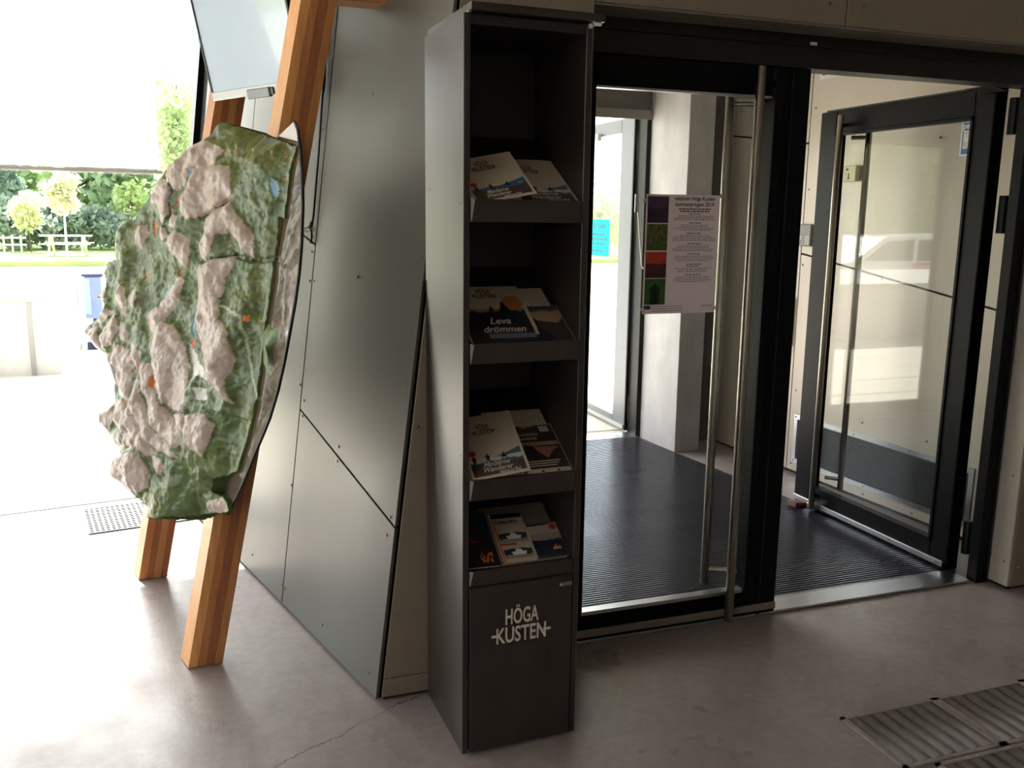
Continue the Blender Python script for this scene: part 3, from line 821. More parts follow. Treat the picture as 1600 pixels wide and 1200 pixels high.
STEP = 0.0038
gs = np.arange(-0.01, 1.06, STEP); gq = np.arange(0.50, 1.86, STEP)
X, Y = np.meshgrid(gs, gq, indexing='ij')
wob = 0.006
Xw = X + wob * (fbm(X, Y, 30, 1) - .5) * 2; Yw = Y + wob * (fbm(X, Y, 30, 9) - .5) * 2
land = inside(OUT, Xw, Yw)
rock = np.zeros(X.shape, bool)
hrock = np.zeros(X.shape)
for k, p in enumerate(ROCK):
    m_ = inside(p, Xw, Yw)
    rock |= m_
    mm = blur(m_.astype(float), 3)
    dome = blur(m_.astype(float), 12)
    hrock = np.maximum(hrock, mm * (0.010 + 0.014 * dome + 0.003 * math.sin(k * 2.3)))
ero = blur(land.astype(float), 7)
ridge = 1 - np.abs(fbm(X, Y, 7, 21) * 2 - 1)
# long valleys running down the land, as on the real sheet
grooves = np.abs(np.sin((X * 34 + Y * 5) + 3.5 * fbm(X, Y, 5, 77)))
H = hrock + 0.048 * (fbm(X, Y * .45, 9, 121, 2) - .5) + 0.012 * (ridge - 0.6) + 0.003 * (grooves - 0.6) * (1 - 0.7 * rock) + 0.006 * (fbm(X, Y, 55, 41, 3) - .5) + 0.018 * (fbm(X, Y, 22, 51, 3) - .5) + 0.0036 * (fbm(X, Y, 150, 61, 2) - .5)
cx = np.clip(X / 0.09, 0, 1)
H = H * (0.25 + 0.75 * cx) * np.clip(ero * 2 - 0.7, 0.15, 1)
# near the shore the land comes down to the board
shore = np.clip((blur(land.astype(float), 16) - 0.5) * 2.2, 0, 1)
shore2 = np.clip((blur(land.astype(float), 36) - 0.5) * 2.2, 0, 1)
shore = np.where(Y < 0.95, np.minimum(shore, shore2), shore)
shore = np.where(X < 0.28, shore, 1.0 - np.clip((0.40 - X) / 0.12, 0, 1) * (1 - shore))
H = H - 0.8 * (1 - shore) * (0.006 + np.clip(X, 0, .2) * math.sin(TA)) / math.cos(TA)
col = np.empty(X.shape + (3,))
green = np.array(srgb(70, 88, 44)[:3]); green2 = np.array(srgb(106, 124, 70)[:3]); gdark = np.array(srgb(58, 74, 46)[:3])
n1 = fbm(X, Y, 14, 31)[..., None]; nf_ = fbm(X, Y, 90, 35, 2)[..., None]
col[:] = green * (1 - n1) + green2 * n1
col = col * (0.7 + 0.6 * nf_)
olive = fbm(X, Y, 5, 88)[..., None] > 0.58
col = np.where(olive, col * np.array([1.15, 0.98, 0.72]), col)
rk = np.array(srgb(178, 156, 140)[:3]); rk2 = np.array(srgb(198, 184, 174)[:3])
rc = (rk * (1 - n1) + rk2 * n1) * (0.86 + 0.28 * fbm(X, Y, 60, 71, 3)[..., None])
col[rock] = rc[rock]


def paint(polys, c, lower=0.0):
    for p in polys:
        m_ = inside(p, Xw, Yw)
        col[m_] = np.array(srgb(*c)[:3])
        if lower: H[m_] -= lower


paint(WHITE, (226, 222, 214), 0.004)
paint(BLUE, (146, 190, 216), 0.004)
paint(ORANGE, (222, 124, 62), 0.003)
sp = (fbm(X, Y, 210, 91, 2) > 0.77) & (fbm(X, Y, 6, 95, 2) > 0.44) & ~rock & (X < 0.36) & (Y > 1.45) & (Y < 1.76)
col[sp] = np.array(srgb(198, 120, 58)[:3])
for ln, cc in zip(LINES, ((40, 46, 32), (44, 50, 34), (40, 46, 34), (48, 54, 40), (168, 178, 140))):
    for (x0, y0), (x1, y1) in zip(ln[:-1], ln[1:]):
        dx, dy = x1 - x0, y1 - y0
        tt = np.clip(((Xw - x0) * dx + (Yw - y0) * dy) / (dx * dx + dy * dy), 0, 1)
        dd = np.hypot(Xw - x0 - tt * dx, Yw - y0 - tt * dy)
        m_ = (dd < 0.0035) & land
        col[m_] = np.array(srgb(*cc)[:3])
        if cc[0] < 100: H[dd < 0.007] -= 0.006
idx = -np.ones(X.shape, int)
# keep cells whose four corners are all land
cell = land[:-1, :-1] & land[1:, :-1] & land[:-1, 1:] & land[1:, 1:]
keep = np.zeros(X.shape, bool)
keep[:-1, :-1] |= cell; keep[1:, :-1] |= cell; keep[:-1, 1:] |= cell; keep[1:, 1:] |= cell
idx[keep] = np.arange(keep.sum())
org = np.array(rm.location)
P3 = (np.array(Q0) + X[..., None] * np.array(MV) + Y[..., None] * np.array(Wv) + H[..., None] * np.array(N2))
top = P3[keep] - org
ii, jj = np.where(cell)
quads = np.stack([idx[ii, jj], idx[ii + 1, jj], idx[ii + 1, jj + 1], idx[ii, jj + 1]], 1)
# orient outwards (along N2)
e_ = np.cross(top[quads[0, 1]] - top[quads[0, 0]], top[quads[0, 3]] - top[quads[0, 0]])
if e_ @ np.array(N2) < 0: quads = quads[:, ::-1]
# skirt: boundary edges drop back to the board
ed = {}
for q in quads.tolist():
    for a, b in ((q[0], q[1]), (q[1], q[2]), (q[2], q[3]), (q[3], q[0])):
        if (b, a) in ed: del ed[(b, a)]
        else: ed[(a, b)] = 1
bv = sorted({v for e in ed for v in e})
bmap = {v: len(top) + k for k, v in enumerate(bv)}
nfv = np.array(NF); bp0 = np.array(BP0) - org
base_pts = np.array([top[v] - nfv * (((top[v] - bp0) @ nfv) - 0.0005) for v in bv])
fs = quads.tolist() + [[b, a, bmap[a], bmap[b]] for a, b in ed]
vs = np.vstack([top, base_pts])
me = bpy.data.meshes.new('terrain')
me.from_pydata(vs.tolist(), [], fs)
ca = me.color_attributes.new('paint', 'FLOAT_COLOR', 'POINT')
cc = np.ones((len(vs), 4)); cc[:len(top), :3] = col[keep]
cc[len(top):, :3] = col[keep][bv]
ca.data.foreach_set('color', cc.ravel())
me.polygons.foreach_set('use_smooth', [True] * len(quads) + [False] * len(ed))
tmat = bpy.data.materials.new('painted_terrain')
tmat.use_nodes = True
t = tmat.node_tree
at = t.nodes.new('ShaderNodeAttribute'); at.attribute_name = 'paint'
t.links.new(at.outputs['Color'], t.nodes['Principled BSDF'].inputs['Base Color'])
t.nodes['Principled BSDF'].inputs['Roughness'].default_value = 0.33
me.materials.append(tmat)
link(tag(bpy.data.objects.new('terrain', me), 'painted relief of green land and pink rock'), rm, Matrix.Identity(4))
# island lying on the sea board
isl = MB()
cen = np.mean(np.array(ISL), 0)
ring = [bw(u, w, 0.0) for u, w in ISL]
ring2 = [bw(cen[0] + (u - cen[0]) * .7, cen[1] + (w - cen[1]) * .75, 0.012) for u, w in ISL]
n = len(ring)
isl.add(ring + ring2 + [bw(cen[0], cen[1], 0.02)], [[i, (i + 1) % n, n + (i + 1) % n, n + i] for i in range(n)] + [[n + i, n + (i + 1) % n, 2 * n] for i in range(n)])
isl.build('island', M('island_green', (110, 128, 82), 0.5, 0, 0.3, 60), rm, smooth=True)

# ================================================================== display screen between the posts
BLs = Vector((0.122, 3.81, 1.97))
a_ = R(28)
DR = Vector((math.sin(a_), -math.cos(a_), 0)); NO = Vector((-math.cos(a_), -math.sin(a_), 0)); tau = R(12)
UPs = Vector((0, 0, math.cos(tau))) + NO * math.sin(tau)
NS = DR.cross(UPs)
if NS.dot(NO) < 0: NS = -NS
tv = empty('display_screen', tuple(BLs), 'grey blue flat display screen hung between the slanting posts above the map', 'screen', mat4=basis(BLs, DR, UPs, NS))
TWd, THt = 0.60, 1.02
MB().box((0.004, 0.0, -0.045), (TWd - .004, THt, -0.004)).build('housing', black_p, tv, world=False, bevel=0.004)
MB().box((0.010, 0.032, -0.004), (TWd - 0.010, THt - 0.012, 0.0008)).build('panel', M('screen_glass_window_sheen', (160, 182, 204), 0.2, 0.0, 0.01, 2, spec=0.9, coat=0.6), tv, world=False)  # pale blue base colour stands in for the window's reflection
sl_m = M('silver_grey_bezel', (168, 170, 170), 0.35, 0.5)
MB().box((0.0, 0.0, -0.006), (TWd, 0.032, 0.003)).build('bezel', sl_m, tv, world=False, label='silver lower bezel', bevel=0.002)
for x0 in (0.0, TWd - .010):
    MB().box((x0, 0.032, -0.006), (x0 + .010, THt, 0.004)).build('bezel', black_p, tv, world=False)
MB().box((0.0, THt - .012, -0.006), (TWd, THt, 0.004)).build('bezel', black_p, tv, world=False)
MB().box((0.255, -0.012, -0.004), (0.40, 0.022, 0.012)).build('sensor_box', M('sensor_grey', (120, 124, 128), 0.4, 0.3), tv, world=False, bevel=0.003)
MB().box((0.40, -0.006, -0.004), (0.425, 0.020, 0.008)).build('sensor_knob', black_p, tv, world=False, bevel=0.004)
MB().obox((0.05, 0.3, -0.045), (TWd - .1, 0, 0), (0, 0.3, 0), (0, 0, -0.03)).build('wall_mount', dark_metal, tv, world=False)
MB().tube([(0.30, 0.5, -0.07), (0.30, 0.52, -0.30)], 0.02, 8).build('mount_arm', dark_metal, tv, world=False)

# ================================================================== cable
cb = empty('black_cable', tuple(aw(.91, 1.7, .006)), 'thin black cable clipped down the panel joint behind the front post', 'cable')
pth = [(0.93, 2.35), (0.925, 2.084), (0.915, 1.91), (0.905, 1.77), (0.901, 1.628), (0.897, 1.54), (0.905, 1.50), (0.935, 1.488), (0.979, 1.483), (1.2, 1.47)]
MB().tube([aw(a, z, .007) for a, z in pth], 0.0042, 8).build('cable_run', black_p, cb, smooth=True)
MB().tube([aw(a, z, .010) for a, z in [(0.905, 1.515), (0.92, 1.497), (0.96, 1.492), (1.15, 1.478)]], 0.004, 8).build('cable_run', black_p, cb, smooth=True)
MB().tube([aw(a, z, .008) for a, z in [(0.94, 1.486), (0.915, 1.488), (0.898, 1.478), (0.893, 1.455), (0.897, 1.435)]], 0.004, 8).build('cable_end', black_p, cb, smooth=True)
MB().tube([aw(a, z, .012) for a, z in [(0.915, 2.10), (0.925, 2.07), (0.912, 2.03), (0.905, 1.99)]], [0.006, 0.011, 0.009, 0.005], 8).build('cable_plug', black_p, cb, smooth=True)
MB().tube([aw(a, z, .012) for a, z in [(0.925, 2.03), (0.965, 1.96), (0.985, 1.92), (0.99, 1.86)]], 0.004, 8).build('cable_run', black_p, cb, smooth=True)

# ================================================================== roller blind
rbld = empty('roller_blind', tuple(wx(-1.1, 1.74, -.07)), 'white translucent roller blind half lowered over the left window', 'blind')
blind_m = fabric_mat('blind_fabric', (0.95, 0.95, 0.94, 1), 0.5)
MB().obox(wx(-2.28, 1.76, -.075), WD * 2.18, WN * 0.002, (0, 0, 1.72)).build('fabric', blind_m, rbld)
MB().obox(wx(-2.29, 1.737, -.083), WD * 2.20, WN * 0.012, (0, 0, 0.018)).build('bottom_bar', M('blind_bar', (236, 236, 236), 0.6), rbld, bevel=0.002)
MB().tube([wx(-2.3, 3.46, -.075), wx(-.08, 3.46, -.075)], 0.03, 12).build('roller_tube', alu, rbld)

# ================================================================== floor grate by the window
fg = empty('floor_grate', (-.25, 4.8, 0), 'perforated pale steel floor grate in front of the window', 'grate')
GO = Vector((-0.52, 4.61, 0.0)); 
MB().obox(GO, WD * 0.62, WN * 0.40, (0, 0, 0.003)).build('tray', M('grate_dark', (16, 17, 19), 0.9, spec=0.0), fg)
gb = MB()
for k in range(15):
    gb.obox(GO + WN * (0.40 * k / 14 - .006) + Vector((0, 0, .003)), WD * 0.62, WN * 0.011, (0, 0, .004))
for k in range(26):
    gb.obox(GO + WD * (0.62 * k / 25 - .006) + Vector((0, 0, .003)), WD * 0.010, WN * 0.40, (0, 0, .0036))
gb.build('bars', M('grate_steel', (96, 98, 102), 0.6, 0.0), fg, kind='stuff')

# ================================================================== brochure stand
YS = R(1.64)
SX = Vector((math.cos(YS), math.sin(YS), 0)); SY = Vector((-math.sin(YS), math.cos(YS), 0)); SZ = Vector((0, 0, 1))
SO = Vector((0.676, 2.281, 0))
SM = basis(SO, SX, SY, SZ)
bs = empty('brochure_stand', (0, 0, 0), 'tall dark brown brochure stand with four sloping shelves and a lower cupboard', 'stand', mat4=SM)
SB = lambda a, b, name, mat=laminate, bev=0.0012, **k: MB().box(a, b).build(name, mat, bs, world=False, bevel=bev, **k)
SB((0, 0, 0.008), (0.018, 0.36, 2.046), 'side_panel')
SB((0.340, 0, 0.008), (0.358, 0.36, 2.046), 'side_panel')
SB((0.018, 0.345, 0.03), (0.340, 0.357, 2.046), 'back_panel', laminate_in)
SB((0.010, -0.030, 2.048), (0.379, 0.36, 2.068), 'top_panel')
SB((0.018, 0.0, 2.02), (0.34, 0.345, 2.046), 'top_rail', laminate_in)
SB((0.355, -0.024, 2.040), (0.372, -0.012, 2.0475), 'top_light_bit', white_p, label='small white bit of painted light leak under the top')  # white bits paint in the light leaking under the cap
SB((0.342, -0.012, 2.034), (0.352, -0.004, 2.0455), 'top_light_bit', white_p, label='small white bit of painted light leak under the top')
SB((0.004, -0.022, 2.044), (0.014, -0.008, 2.0478), 'top_light_bit', M('pale_edge', (170, 160, 150), .5), label='pale clip under the top')
LIPS = [(1.531, 1.591), (1.155, 1.210), (0.773, 0.832), (0.523, 0.568)]
TL = R(30)
for zb, zt in LIPS:
    SB((0.0195, -0.004, zb), (0.3385, 0.008, zt), 'shelf_lip', laminate)
    sd = Vector((0, math.cos(TL), math.sin(TL))); sn = Vector((0, -math.sin(TL), math.cos(TL)))
    o_ = Vector((0.019, 0.009, zt - 0.008))
    MB().obox(o_, (0.320, 0, 0), sd * 0.385, -sn * 0.012).build('shelf', laminate_in, bs, world=False)
    MB().prism([(0.0185, -0.006, zb + 0.004), (0.0185, -0.006, zt + 0.002), (0.030, -0.006, zt - 0.002), (0.0205, -0.006, zb + 0.002)], (0, 0.0018, 0)).build('lip_bracket', M('clear_bracket', (190, 186, 176), 0.2, 0.4), bs, world=False, label='small shiny bracket at the lip end')
SB((0.0185, 0.0, 0.50), (0.3395, 0.33, 0.52), 'cupboard_top', laminate_in)
cd_ = SB((0.0205, -0.004, 0.012), (0.3375, 0.014, 0.516), 'cupboard_door', laminate)
MB().box((0.295, -0.014, 0.487), (0.335, -0.0042, 0.501)).build('handle', M('pewter_handle', (150, 148, 145), 0.35, 0.9), cd_, world=False, bevel=0.004)
for x, y in ((0.03, 0.03), (0.325, 0.03), (0.03, 0.33), (0.325, 0.33)):
    MB().tube([(x, y, 0), (x, y, 0.012)], 0.014, 12).build('foot', white_p if x < .1 else black_p, bs, world=False)
dots = [(0.02, 1.99), (0.31, 1.99), (0.31, 1.62), (0.02, 1.58), (0.31, 1.04), (0.02, 0.9), (0.02, 0.3), (0.31, 0.62)]
for y, z in dots:
    MB().tube([(-0.0006, y, z), (0.002, y, z)], 0.003, 8).build('screw_cap', M('cap_brown', (60, 50, 46), 0.6), bs, world=False)


def logo(mb, w, x, y, lift, rot=0.0):
    """two stacked condensed bold words, a bar sticking out of the first and last letter of the lower one"""
    h2 = w * 0.30
    c, s_ = math.cos(rot), math.sin(rot)

    def word(txt, width, x0, y0, size):
        vs, fs = text_shapes(txt, size, offset=size * 0.020)
        ax = [v[0] for v in vs]
        k = width / (max(ax) - min(ax))
        q = [(x0 + (a - min(ax)) * k, y0 + b) for a, b in vs]
        mb.add([(x + a * c - b * s_, y + a * s_ + b * c, lift) for a, b in q], fs)
    word('KUSTEN', w * 0.84, w * 0.08, 0, w * 0.36)
    word('HÖGA', w * 0.56, w * 0.23, w * 0.30, w * 0.36)
    for a, b in ((0.0, 0.13), (0.87, 1.0)):
        q = [(w * a, w * 0.105), (w * b, w * 0.105), (w * b, w * 0.150), (w * a, w * 0.150)]
        mb.add([(x + p * c - r_ * s_, y + p * s_ + r_ * c, lift + .0001) for p, r_ in q], [(0, 1, 2, 3)])


lg = MB(); logo(lg, 0.184, 0, 0, 0.0)
tm = basis(Vector((0.086, -0.0048, 0.338)), Vector((1, 0, 0)), Vector((0, 0, 1)), Vector((0, -1, 0)))
lg.v = [tm @ p for p in lg.v]
lg.build('lettering', M('pale_lettering', (216, 206, 190), 0.5), cd_, world=False, label='pale two-word lettering on the cupboard door')

# ---------------------------------------------------------------- brochures
ink = M('black_ink', (24, 22, 22), 0.6)
chalk = M('chalk_white_print', (196, 190, 178), 0.6)


def photo_mat(name, top_c, mid_c, low_c, h, horizon, split, rough=7):
    """flat printed picture: three bands with a ragged skyline"""
    m = bpy.data.materials.new(name)
    m.use_nodes = True
    t = m.node_tree
    b = t.nodes['Principled BSDF']
    b.inputs['Roughness'].default_value = 0.5
    tc = t.nodes.new('ShaderNodeTexCoord'); sp_ = t.nodes.new('ShaderNodeSeparateXYZ')
    t.links.new(tc.outputs['Object'], sp_.inputs[0])
    n = t.nodes.new('ShaderNodeTexNoise'); n.inputs['Scale'].default_value = rough / h * 0.5; n.inputs['Detail'].default_value = 5
    t.links.new(tc.outputs['Object'], n.inputs['Vector'])
    a = t.nodes.new('ShaderNodeMath'); a.operation = 'MULTIPLY_ADD'; a.inputs[1].default_value = h * 0.35
    t.links.new(n.outputs['Fac'], a.inputs[0]); t.links.new(sp_.outputs['Y'], a.inputs[2])
    d = t.nodes.new('ShaderNodeMath'); d.operation = 'DIVIDE'; d.inputs[1].default_value = h
    t.links.new(a.outputs[0], d.inputs[0])
    r = t.nodes.new('ShaderNodeValToRGB')
    e = r.color_ramp.elements
    e[0].position, e[0].color = 0.0, srgb(*low_c)
    e[1].position, e[1].color = 1.0, srgb(*top_c)
    for p, c in ((split + .16, low_c), (split + .18, mid_c), (horizon + .16, mid_c), (horizon + .19, top_c)):
        k = e.new(min(p, .999)); k.color = srgb(*c)
    t.links.new(d.outputs[0], r.inputs[0])
    t.links.new(r.outputs[0], b.inputs['Base Color'])
    return m


def mag(name, label, shelf, BR, rot, tilt, roll, w, h, th, cover, group=None, nh=0.0):
    """brochure lying on a sloping shelf; BR = right lower corner (across, up the slope)"""
    zt = LIPS[shelf][1] - 0.004
    t_, r_, o_ = R(tilt), R(rot), R(roll)
    sd = Vector((0, math.cos(t_), math.sin(t_))); nn = Vector((0, -math.sin(t_), math.cos(t_))); ex = Vector((1, 0, 0))
    exr = ex * math.cos(o_) + nn * math.sin(o_)
    nr = nn * math.cos(o_) - ex * math.sin(o_)
    up = sd * math.cos(r_) - exr * math.sin(r_); rtv = exr * math.cos(r_) + sd * math.sin(r_)
    sd0 = Vector((0, math.cos(R(30)), math.sin(R(30))))
    B = Vector((0, 0.012, zt)) + ex * BR[0] + sd0 * BR[1] + Vector((0, -math.sin(R(30)), math.cos(R(30)))) * nh
    o = B - rtv * w
    root = empty(name, (0, 0, 0), label, 'brochure', group, mat4=SM @ basis(o, rtv, up, nr))
    MB().box((0, 0, -th), (w, h, 0)).build('pages', paper, root, world=False)
    cover(root, w, h)
    return root


def rect(x0, y0, x1, y1, z=0.0003):
    return MB().add([(x0, y0, z), (x1, y0, z), (x1, y1, z), (x0, y1, z)], [(0, 1, 2, 3)])


beach = photo_mat('beach_photo', (205, 195, 178), (60, 92, 120), (74, 60, 52), 0.09, 0.62, 0.50)
cream = M('cream_cover', (196, 184, 164), 0.5, 0, 0.05, 6)
teal_sea = M('sea_blue_print', (58, 104, 132), 0.5)
red_print = M('red_print', (176, 44, 40), 0.5)


def hiker(mb, x, y, s):
    mb.add([(x - .2 * s, y, .0009), (x - .05 * s, y, .0009), (x + .05 * s, y + .5 * s, .0009), (x - .2 * s, y + .5 * s, .0009)], [(0, 1, 2, 3)])
    mb.add([(x + .06 * s, y, .0009), (x + .2 * s, y, .0009), (x + .2 * s, y + .5 * s, .0009), (x + .02 * s, y + .5 * s, .0009)], [(0, 1, 2, 3)])
    mb.add([(x - .28 * s, y + .45 * s, .0009), (x + .25 * s, y + .45 * s, .0009), (x + .32 * s, y + 1.0 * s, .0009), (x - .3 * s, y + 1.05 * s, .0009)], [(0, 1, 2, 3)])
    n = 8
    mb.add([(x + .16 * s * math.cos(2 * math.pi * k / n), y + 1.2 * s + .16 * s * math.sin(2 * math.pi * k / n), .0009) for k in range(n)], [list(range(n))])


def cover_walker(root, w, h):
    rect(0.002, 0.002, w - .002, h - .002).build('cover', cream, root, world=False)
    rect(0.006, 0.008, w - .008, h * 0.30, .0005).build('cover_photo', beach, root, world=False)
    MB().add([(w * .45, h * .29, .0007), (w - .008, h * .30, .0007), (w - .008, h * .40, .0007), (w * .75, h * .345, .0007)], [(0, 1, 2, 3)]).build('cover_sea', teal_sea, root, world=False)
    for x_ in (.12, .36):
        f = MB(); hiker(f, w * x_, h * (.236 + .03 * x_), h * .085); f.build('hiker_print', ink, root, world=False)
    f = MB()
    f.add([(w * .58, h * .27, .0009), (w * .70, h * .27, .0009), (w * .66, h * .31, .0009), (w * .64, h * .36, .0009), (w * .61, h * .31, .0009)], [(0, 1, 2, 3, 4)])
    f.build('bush_print', ink, root, world=False)
    n = 10
    MB().add([(w * .11 + .05 * h * math.cos(2 * math.pi * k / n), h * .40 + .045 * h * math.sin(2 * math.pi * k / n), .0009) for k in range(n)], [list(range(n))]).build('red_balloon', red_print, root, world=False)
    l = MB(); logo(l, w * .42, w * .22, h * .68, .0006); l.build('masthead', ink, root, world=False)
    s_ = MB()
    put_text(s_, 'Moderne', h * .105, w * .24, h * .165, .0011, shear=.35, offset=.0005, xs=.85)
    put_text(s_, 'Wanderer', h * .105, w * .20, h * .085, .0011, shear=.35, offset=.0005, xs=.85)
    put_text(s_, 'gesucht', h * .105, w * .46, h * .02, .0011, shear=.35, offset=.0005, xs=.85)
    s_.build('script_title', chalk, root, world=False)


lake = photo_mat('lake_photo', (150, 138, 120), (34, 40, 46), (42, 34, 32), 0.19, 0.78, 0.42)


def cover_dream(root, w, h):
    rect(0.002, 0.002, w - .002, h - .002).build('cover', cream, root, world=False)
    rect(0.004, 0.006, w - .012, h * .60, .0005).build('cover_photo', lake, root, world=False)
    rect(0.06, h * .10, w - .012, h * .175, .0006).build('cover_water', M('pale_water_print', (96, 106, 122), .5), root, world=False)
    for x, s in ((.66, 1.0), (.47, .5)):
        f = MB()
        for k in range(3):
            yy = h * (.55 + .05 * k * s)
            ww = w * .10 * (1 - k * .28) * s
            f.add([(w * x - ww, yy, .0008), (w * x + ww, yy, .0008), (w * x, yy + h * .085 * s, .0008)], [(0, 1, 2)])
        f.build('fir_print', ink, root, world=False)
    n = 14
    MB().add([(w * .82 + .030 * math.cos(2 * math.pi * k / n), h * .70 + .032 * math.sin(2 * math.pi * k / n), .0008) for k in range(n)], [list(range(n))]).build('moon_print', M('orange_moon_print', (190, 120, 70), .5), root, world=False)
    l = MB(); logo(l, w * .38, w * .27, h * .79, .0006); l.build('masthead', ink, root, world=False)
    s_ = MB()
    put_text(s_, 'Leva', h * .15, w * .36, h * .335, .0011, shear=.35, offset=.0006, xs=.85)
    put_text(s_, 'drömmen', h * .14, w * .22, h * .20, .0011, shear=.35, offset=.0006, xs=.85)
    s_.build('script_title', chalk, root, world=False)


dusk = photo_mat('dusk_photo', (70, 78, 96), (172, 140, 110), (62, 52, 46), 0.24, 0.60, 0.42)


def cover_dusk(root, w, h):
    rect(0.002, 0.002, w - .002, h - .002).build('cover', dusk, root, world=False)
    f = MB()
    n = 14
    f.add([(w * .40 + .030 * math.cos(2 * math.pi * k / n), h * .52 + .035 * math.sin(2 * math.pi * k / n), .0008) for k in range(n)], [list(range(n))])
    f.add([(w * .18, 0.004, .0008), (w * .72, 0.004, .0008), (w * .66, h * .25, .0008), (w * .52, h * .40, .0008), (w * .30, h * .40, .0008), (w * .2, h * .2, .0008)], [(0, 1, 2, 3, 4, 5)])
    f.build('seated_figure_print', M('navy_print', (22, 26, 38), .5), root, world=False)
    rect(.004, h * .93, w - .004, h - .004, .0006).build('title_band', M('navy_band', (44, 50, 60), .5), root, world=False)


def cover_plain(root, w, h):
    rect(0.002, 0.002, w - .002, h - .002).build('cover', cream, root, world=False)


hills = photo_mat('hills_photo', (150, 140, 126), (70, 58, 54), (50, 42, 42), 0.235, 0.86, 0.70, 9)


def cover_bird(root, w, h):
    rect(0.002, 0.002, w - .002, h - .002).build('cover', hills, root, world=False)
    rect(0.004, h * .56, w - .004, h * .64, .0005).build('band', M('pale_band_print', (146, 124, 108), .5), root, world=False)
    f = MB()
    f.add([(w * .30, h * .60, .0008), (w * .44, h * .55, .0008), (w * .52, h * .42, .0008), (w * .66, h * .28, .0008), (w * .78, h * .14, .0008), (w * .70, h * .15, .0008), (w * .58, h * .24, .0008), (w * .44, h * .20, .0008), (w * .36, h * .30, .0008), (w * .34, h * .50, .0008)], [(0, 1, 2, 3, 4, 5, 6, 7, 8, 9)])
    f.build('bird_print', ink, root, world=False)
    MB().add([(w * .46, h * .54, .0007), (w * .95, h * .52, .0007), (w * .80, h * .44, .0007), (w * .66, h * .30, .0007), (w * .52, h * .44, .0007)], [(0, 1, 2, 3, 4)]).build('rose_sky_print', M('rose_print', (150, 100, 86), .5), root, world=False)
    rect(.004, .004, w - .004, h * .10, .0006).build('footer_band', cream, root, world=False)
    l = MB()
    for k, x in enumerate((.10, .42, .72)):
        l.add([(w * x, h * .03, .0009), (w * (x + .05), h * .03, .0009), (w * (x + .05), h * .065, .0009), (w * x, h * .065, .0009)], [(0, 1, 2, 3)])
    l.build('footer_marks', ink, root, world=False)
    rect(w * .72, h * .84, w * .90, h * .96, .0007).build('emblem_patch', chalk, root, world=False)
    s_ = MB()
    put_text(s_, 'HÖGA KUSTENS', h * .075, w * .12, h * .77, .0011, offset=.0004, xs=.8)
    put_text(s_, 'NATURUPPLEVELSER', h * .06, w * .12, h * .69, .0011, offset=.0004, xs=.72)
    for k in range(3):
        s_.add([(w * .14, h * (.235 - .045 * k), .0011), (w * (.86 - .05 * k), h * (.235 - .045 * k), .0011), (w * (.86 - .05 * k), h * (.255 - .045 * k), .0011), (w * .14, h * (.255 - .045 * k), .0011)], [(0, 1, 2, 3)])
    s_.build('title', chalk, root, world=False)


night = photo_mat('night_photo', (44, 54, 66), (34, 34, 34), (26, 24, 24), 0.24, 0.40, 0.2, 9)


def cover_night(root, w, h):
    rect(0.001, 0.001, w - .001, h - .001).build('cover', night, root, world=False)
    f = MB(); random.seed(4)
    for k in range(26):
        x, y = w * random.uniform(.42, .80), h * random.uniform(.06, .22)
        f.add([(x, y, .0008), (x + .006, y + .002, .0008), (x + .003, y + .012, .0008)], [(0, 1, 2)])
    f.build('glow_print', M('orange_print', (214, 120, 40), .5), root, world=False, kind='stuff')
    f = MB()
    for k in range(8):
        x, y = w * random.uniform(.2, .45), h * random.uniform(.40, .52)
        f.add([(x, y, .0008), (x + .006, y + .002, .0008), (x + .003, y + .010, .0008)], [(0, 1, 2)])
    f.build('berry_print', red_print, root, world=False, kind='stuff')


ship = photo_mat('ship_photo', (186, 172, 158), (44, 48, 54), (150, 136, 124), 0.055, 0.62, 0.25)


def cover_ferry(root, w, h):
    rect(0.001, 0.001, w - .001, h - .001).build('cover', M('ferry_cover', (186, 172, 154), .5), root, world=False)
    rect(.004, h * .90, w * .98, h * .995, .0006).build('navy_band', M('navy_header', (32, 36, 50), .5), root, world=False)
    l = MB(); put_text(l, 'Turlista 2019', h * .085, w * .10, h * .79, .0009, offset=.0006, xs=.85); l.build('title', ink, root, world=False)
    for y0 in (.40, .08):
        b_ = rect(.010, h * y0, w - .006, h * (y0 + .26), .0006); 
        m0 = Matrix.Translation(Vector((0, h * y0, 0)))
        b_.v = [m0.inverted() @ p for p in b_.v]
        o = b_.build('ferry_photo', ship, root, world=False); o.matrix_local = m0; WM[o] = WM[root] @ m0
        s_ = MB().add([(w * .35, .012, .0012), (w * .72, .012, .0012), (w * .78, .024, .0012), (w * .30, .024, .0012)], [(0, 1, 2, 3)])
        s_.add([(w * .42, .024, .0012), (w * .66, .024, .0012), (w * .62, .032, .0012), (w * .46, .032, .0012)], [(0, 1, 2, 3)])
        s_.add([(w * .53, .032, .0012), (w * .55, .032, .0012), (w * .54, .046, .0012)], [(0, 1, 2)])
        s_.build('ferry_print', white_p, o, world=False)
    rect(.004, h * .345, w * .55, h * .385, .0007).build('red_band', M('vermilion_print', (196, 70, 36), .5), root, world=False)
    rect(.002, h * .02, .008, h * .88, .0007).build('orange_edge', M('orange_edge_print', (190, 96, 46), .5), root, world=False)


fire = photo_mat('fire_photo', (150, 138, 126), (32, 40, 56), (52, 58, 70), 0.11, 0.60, 0.1)


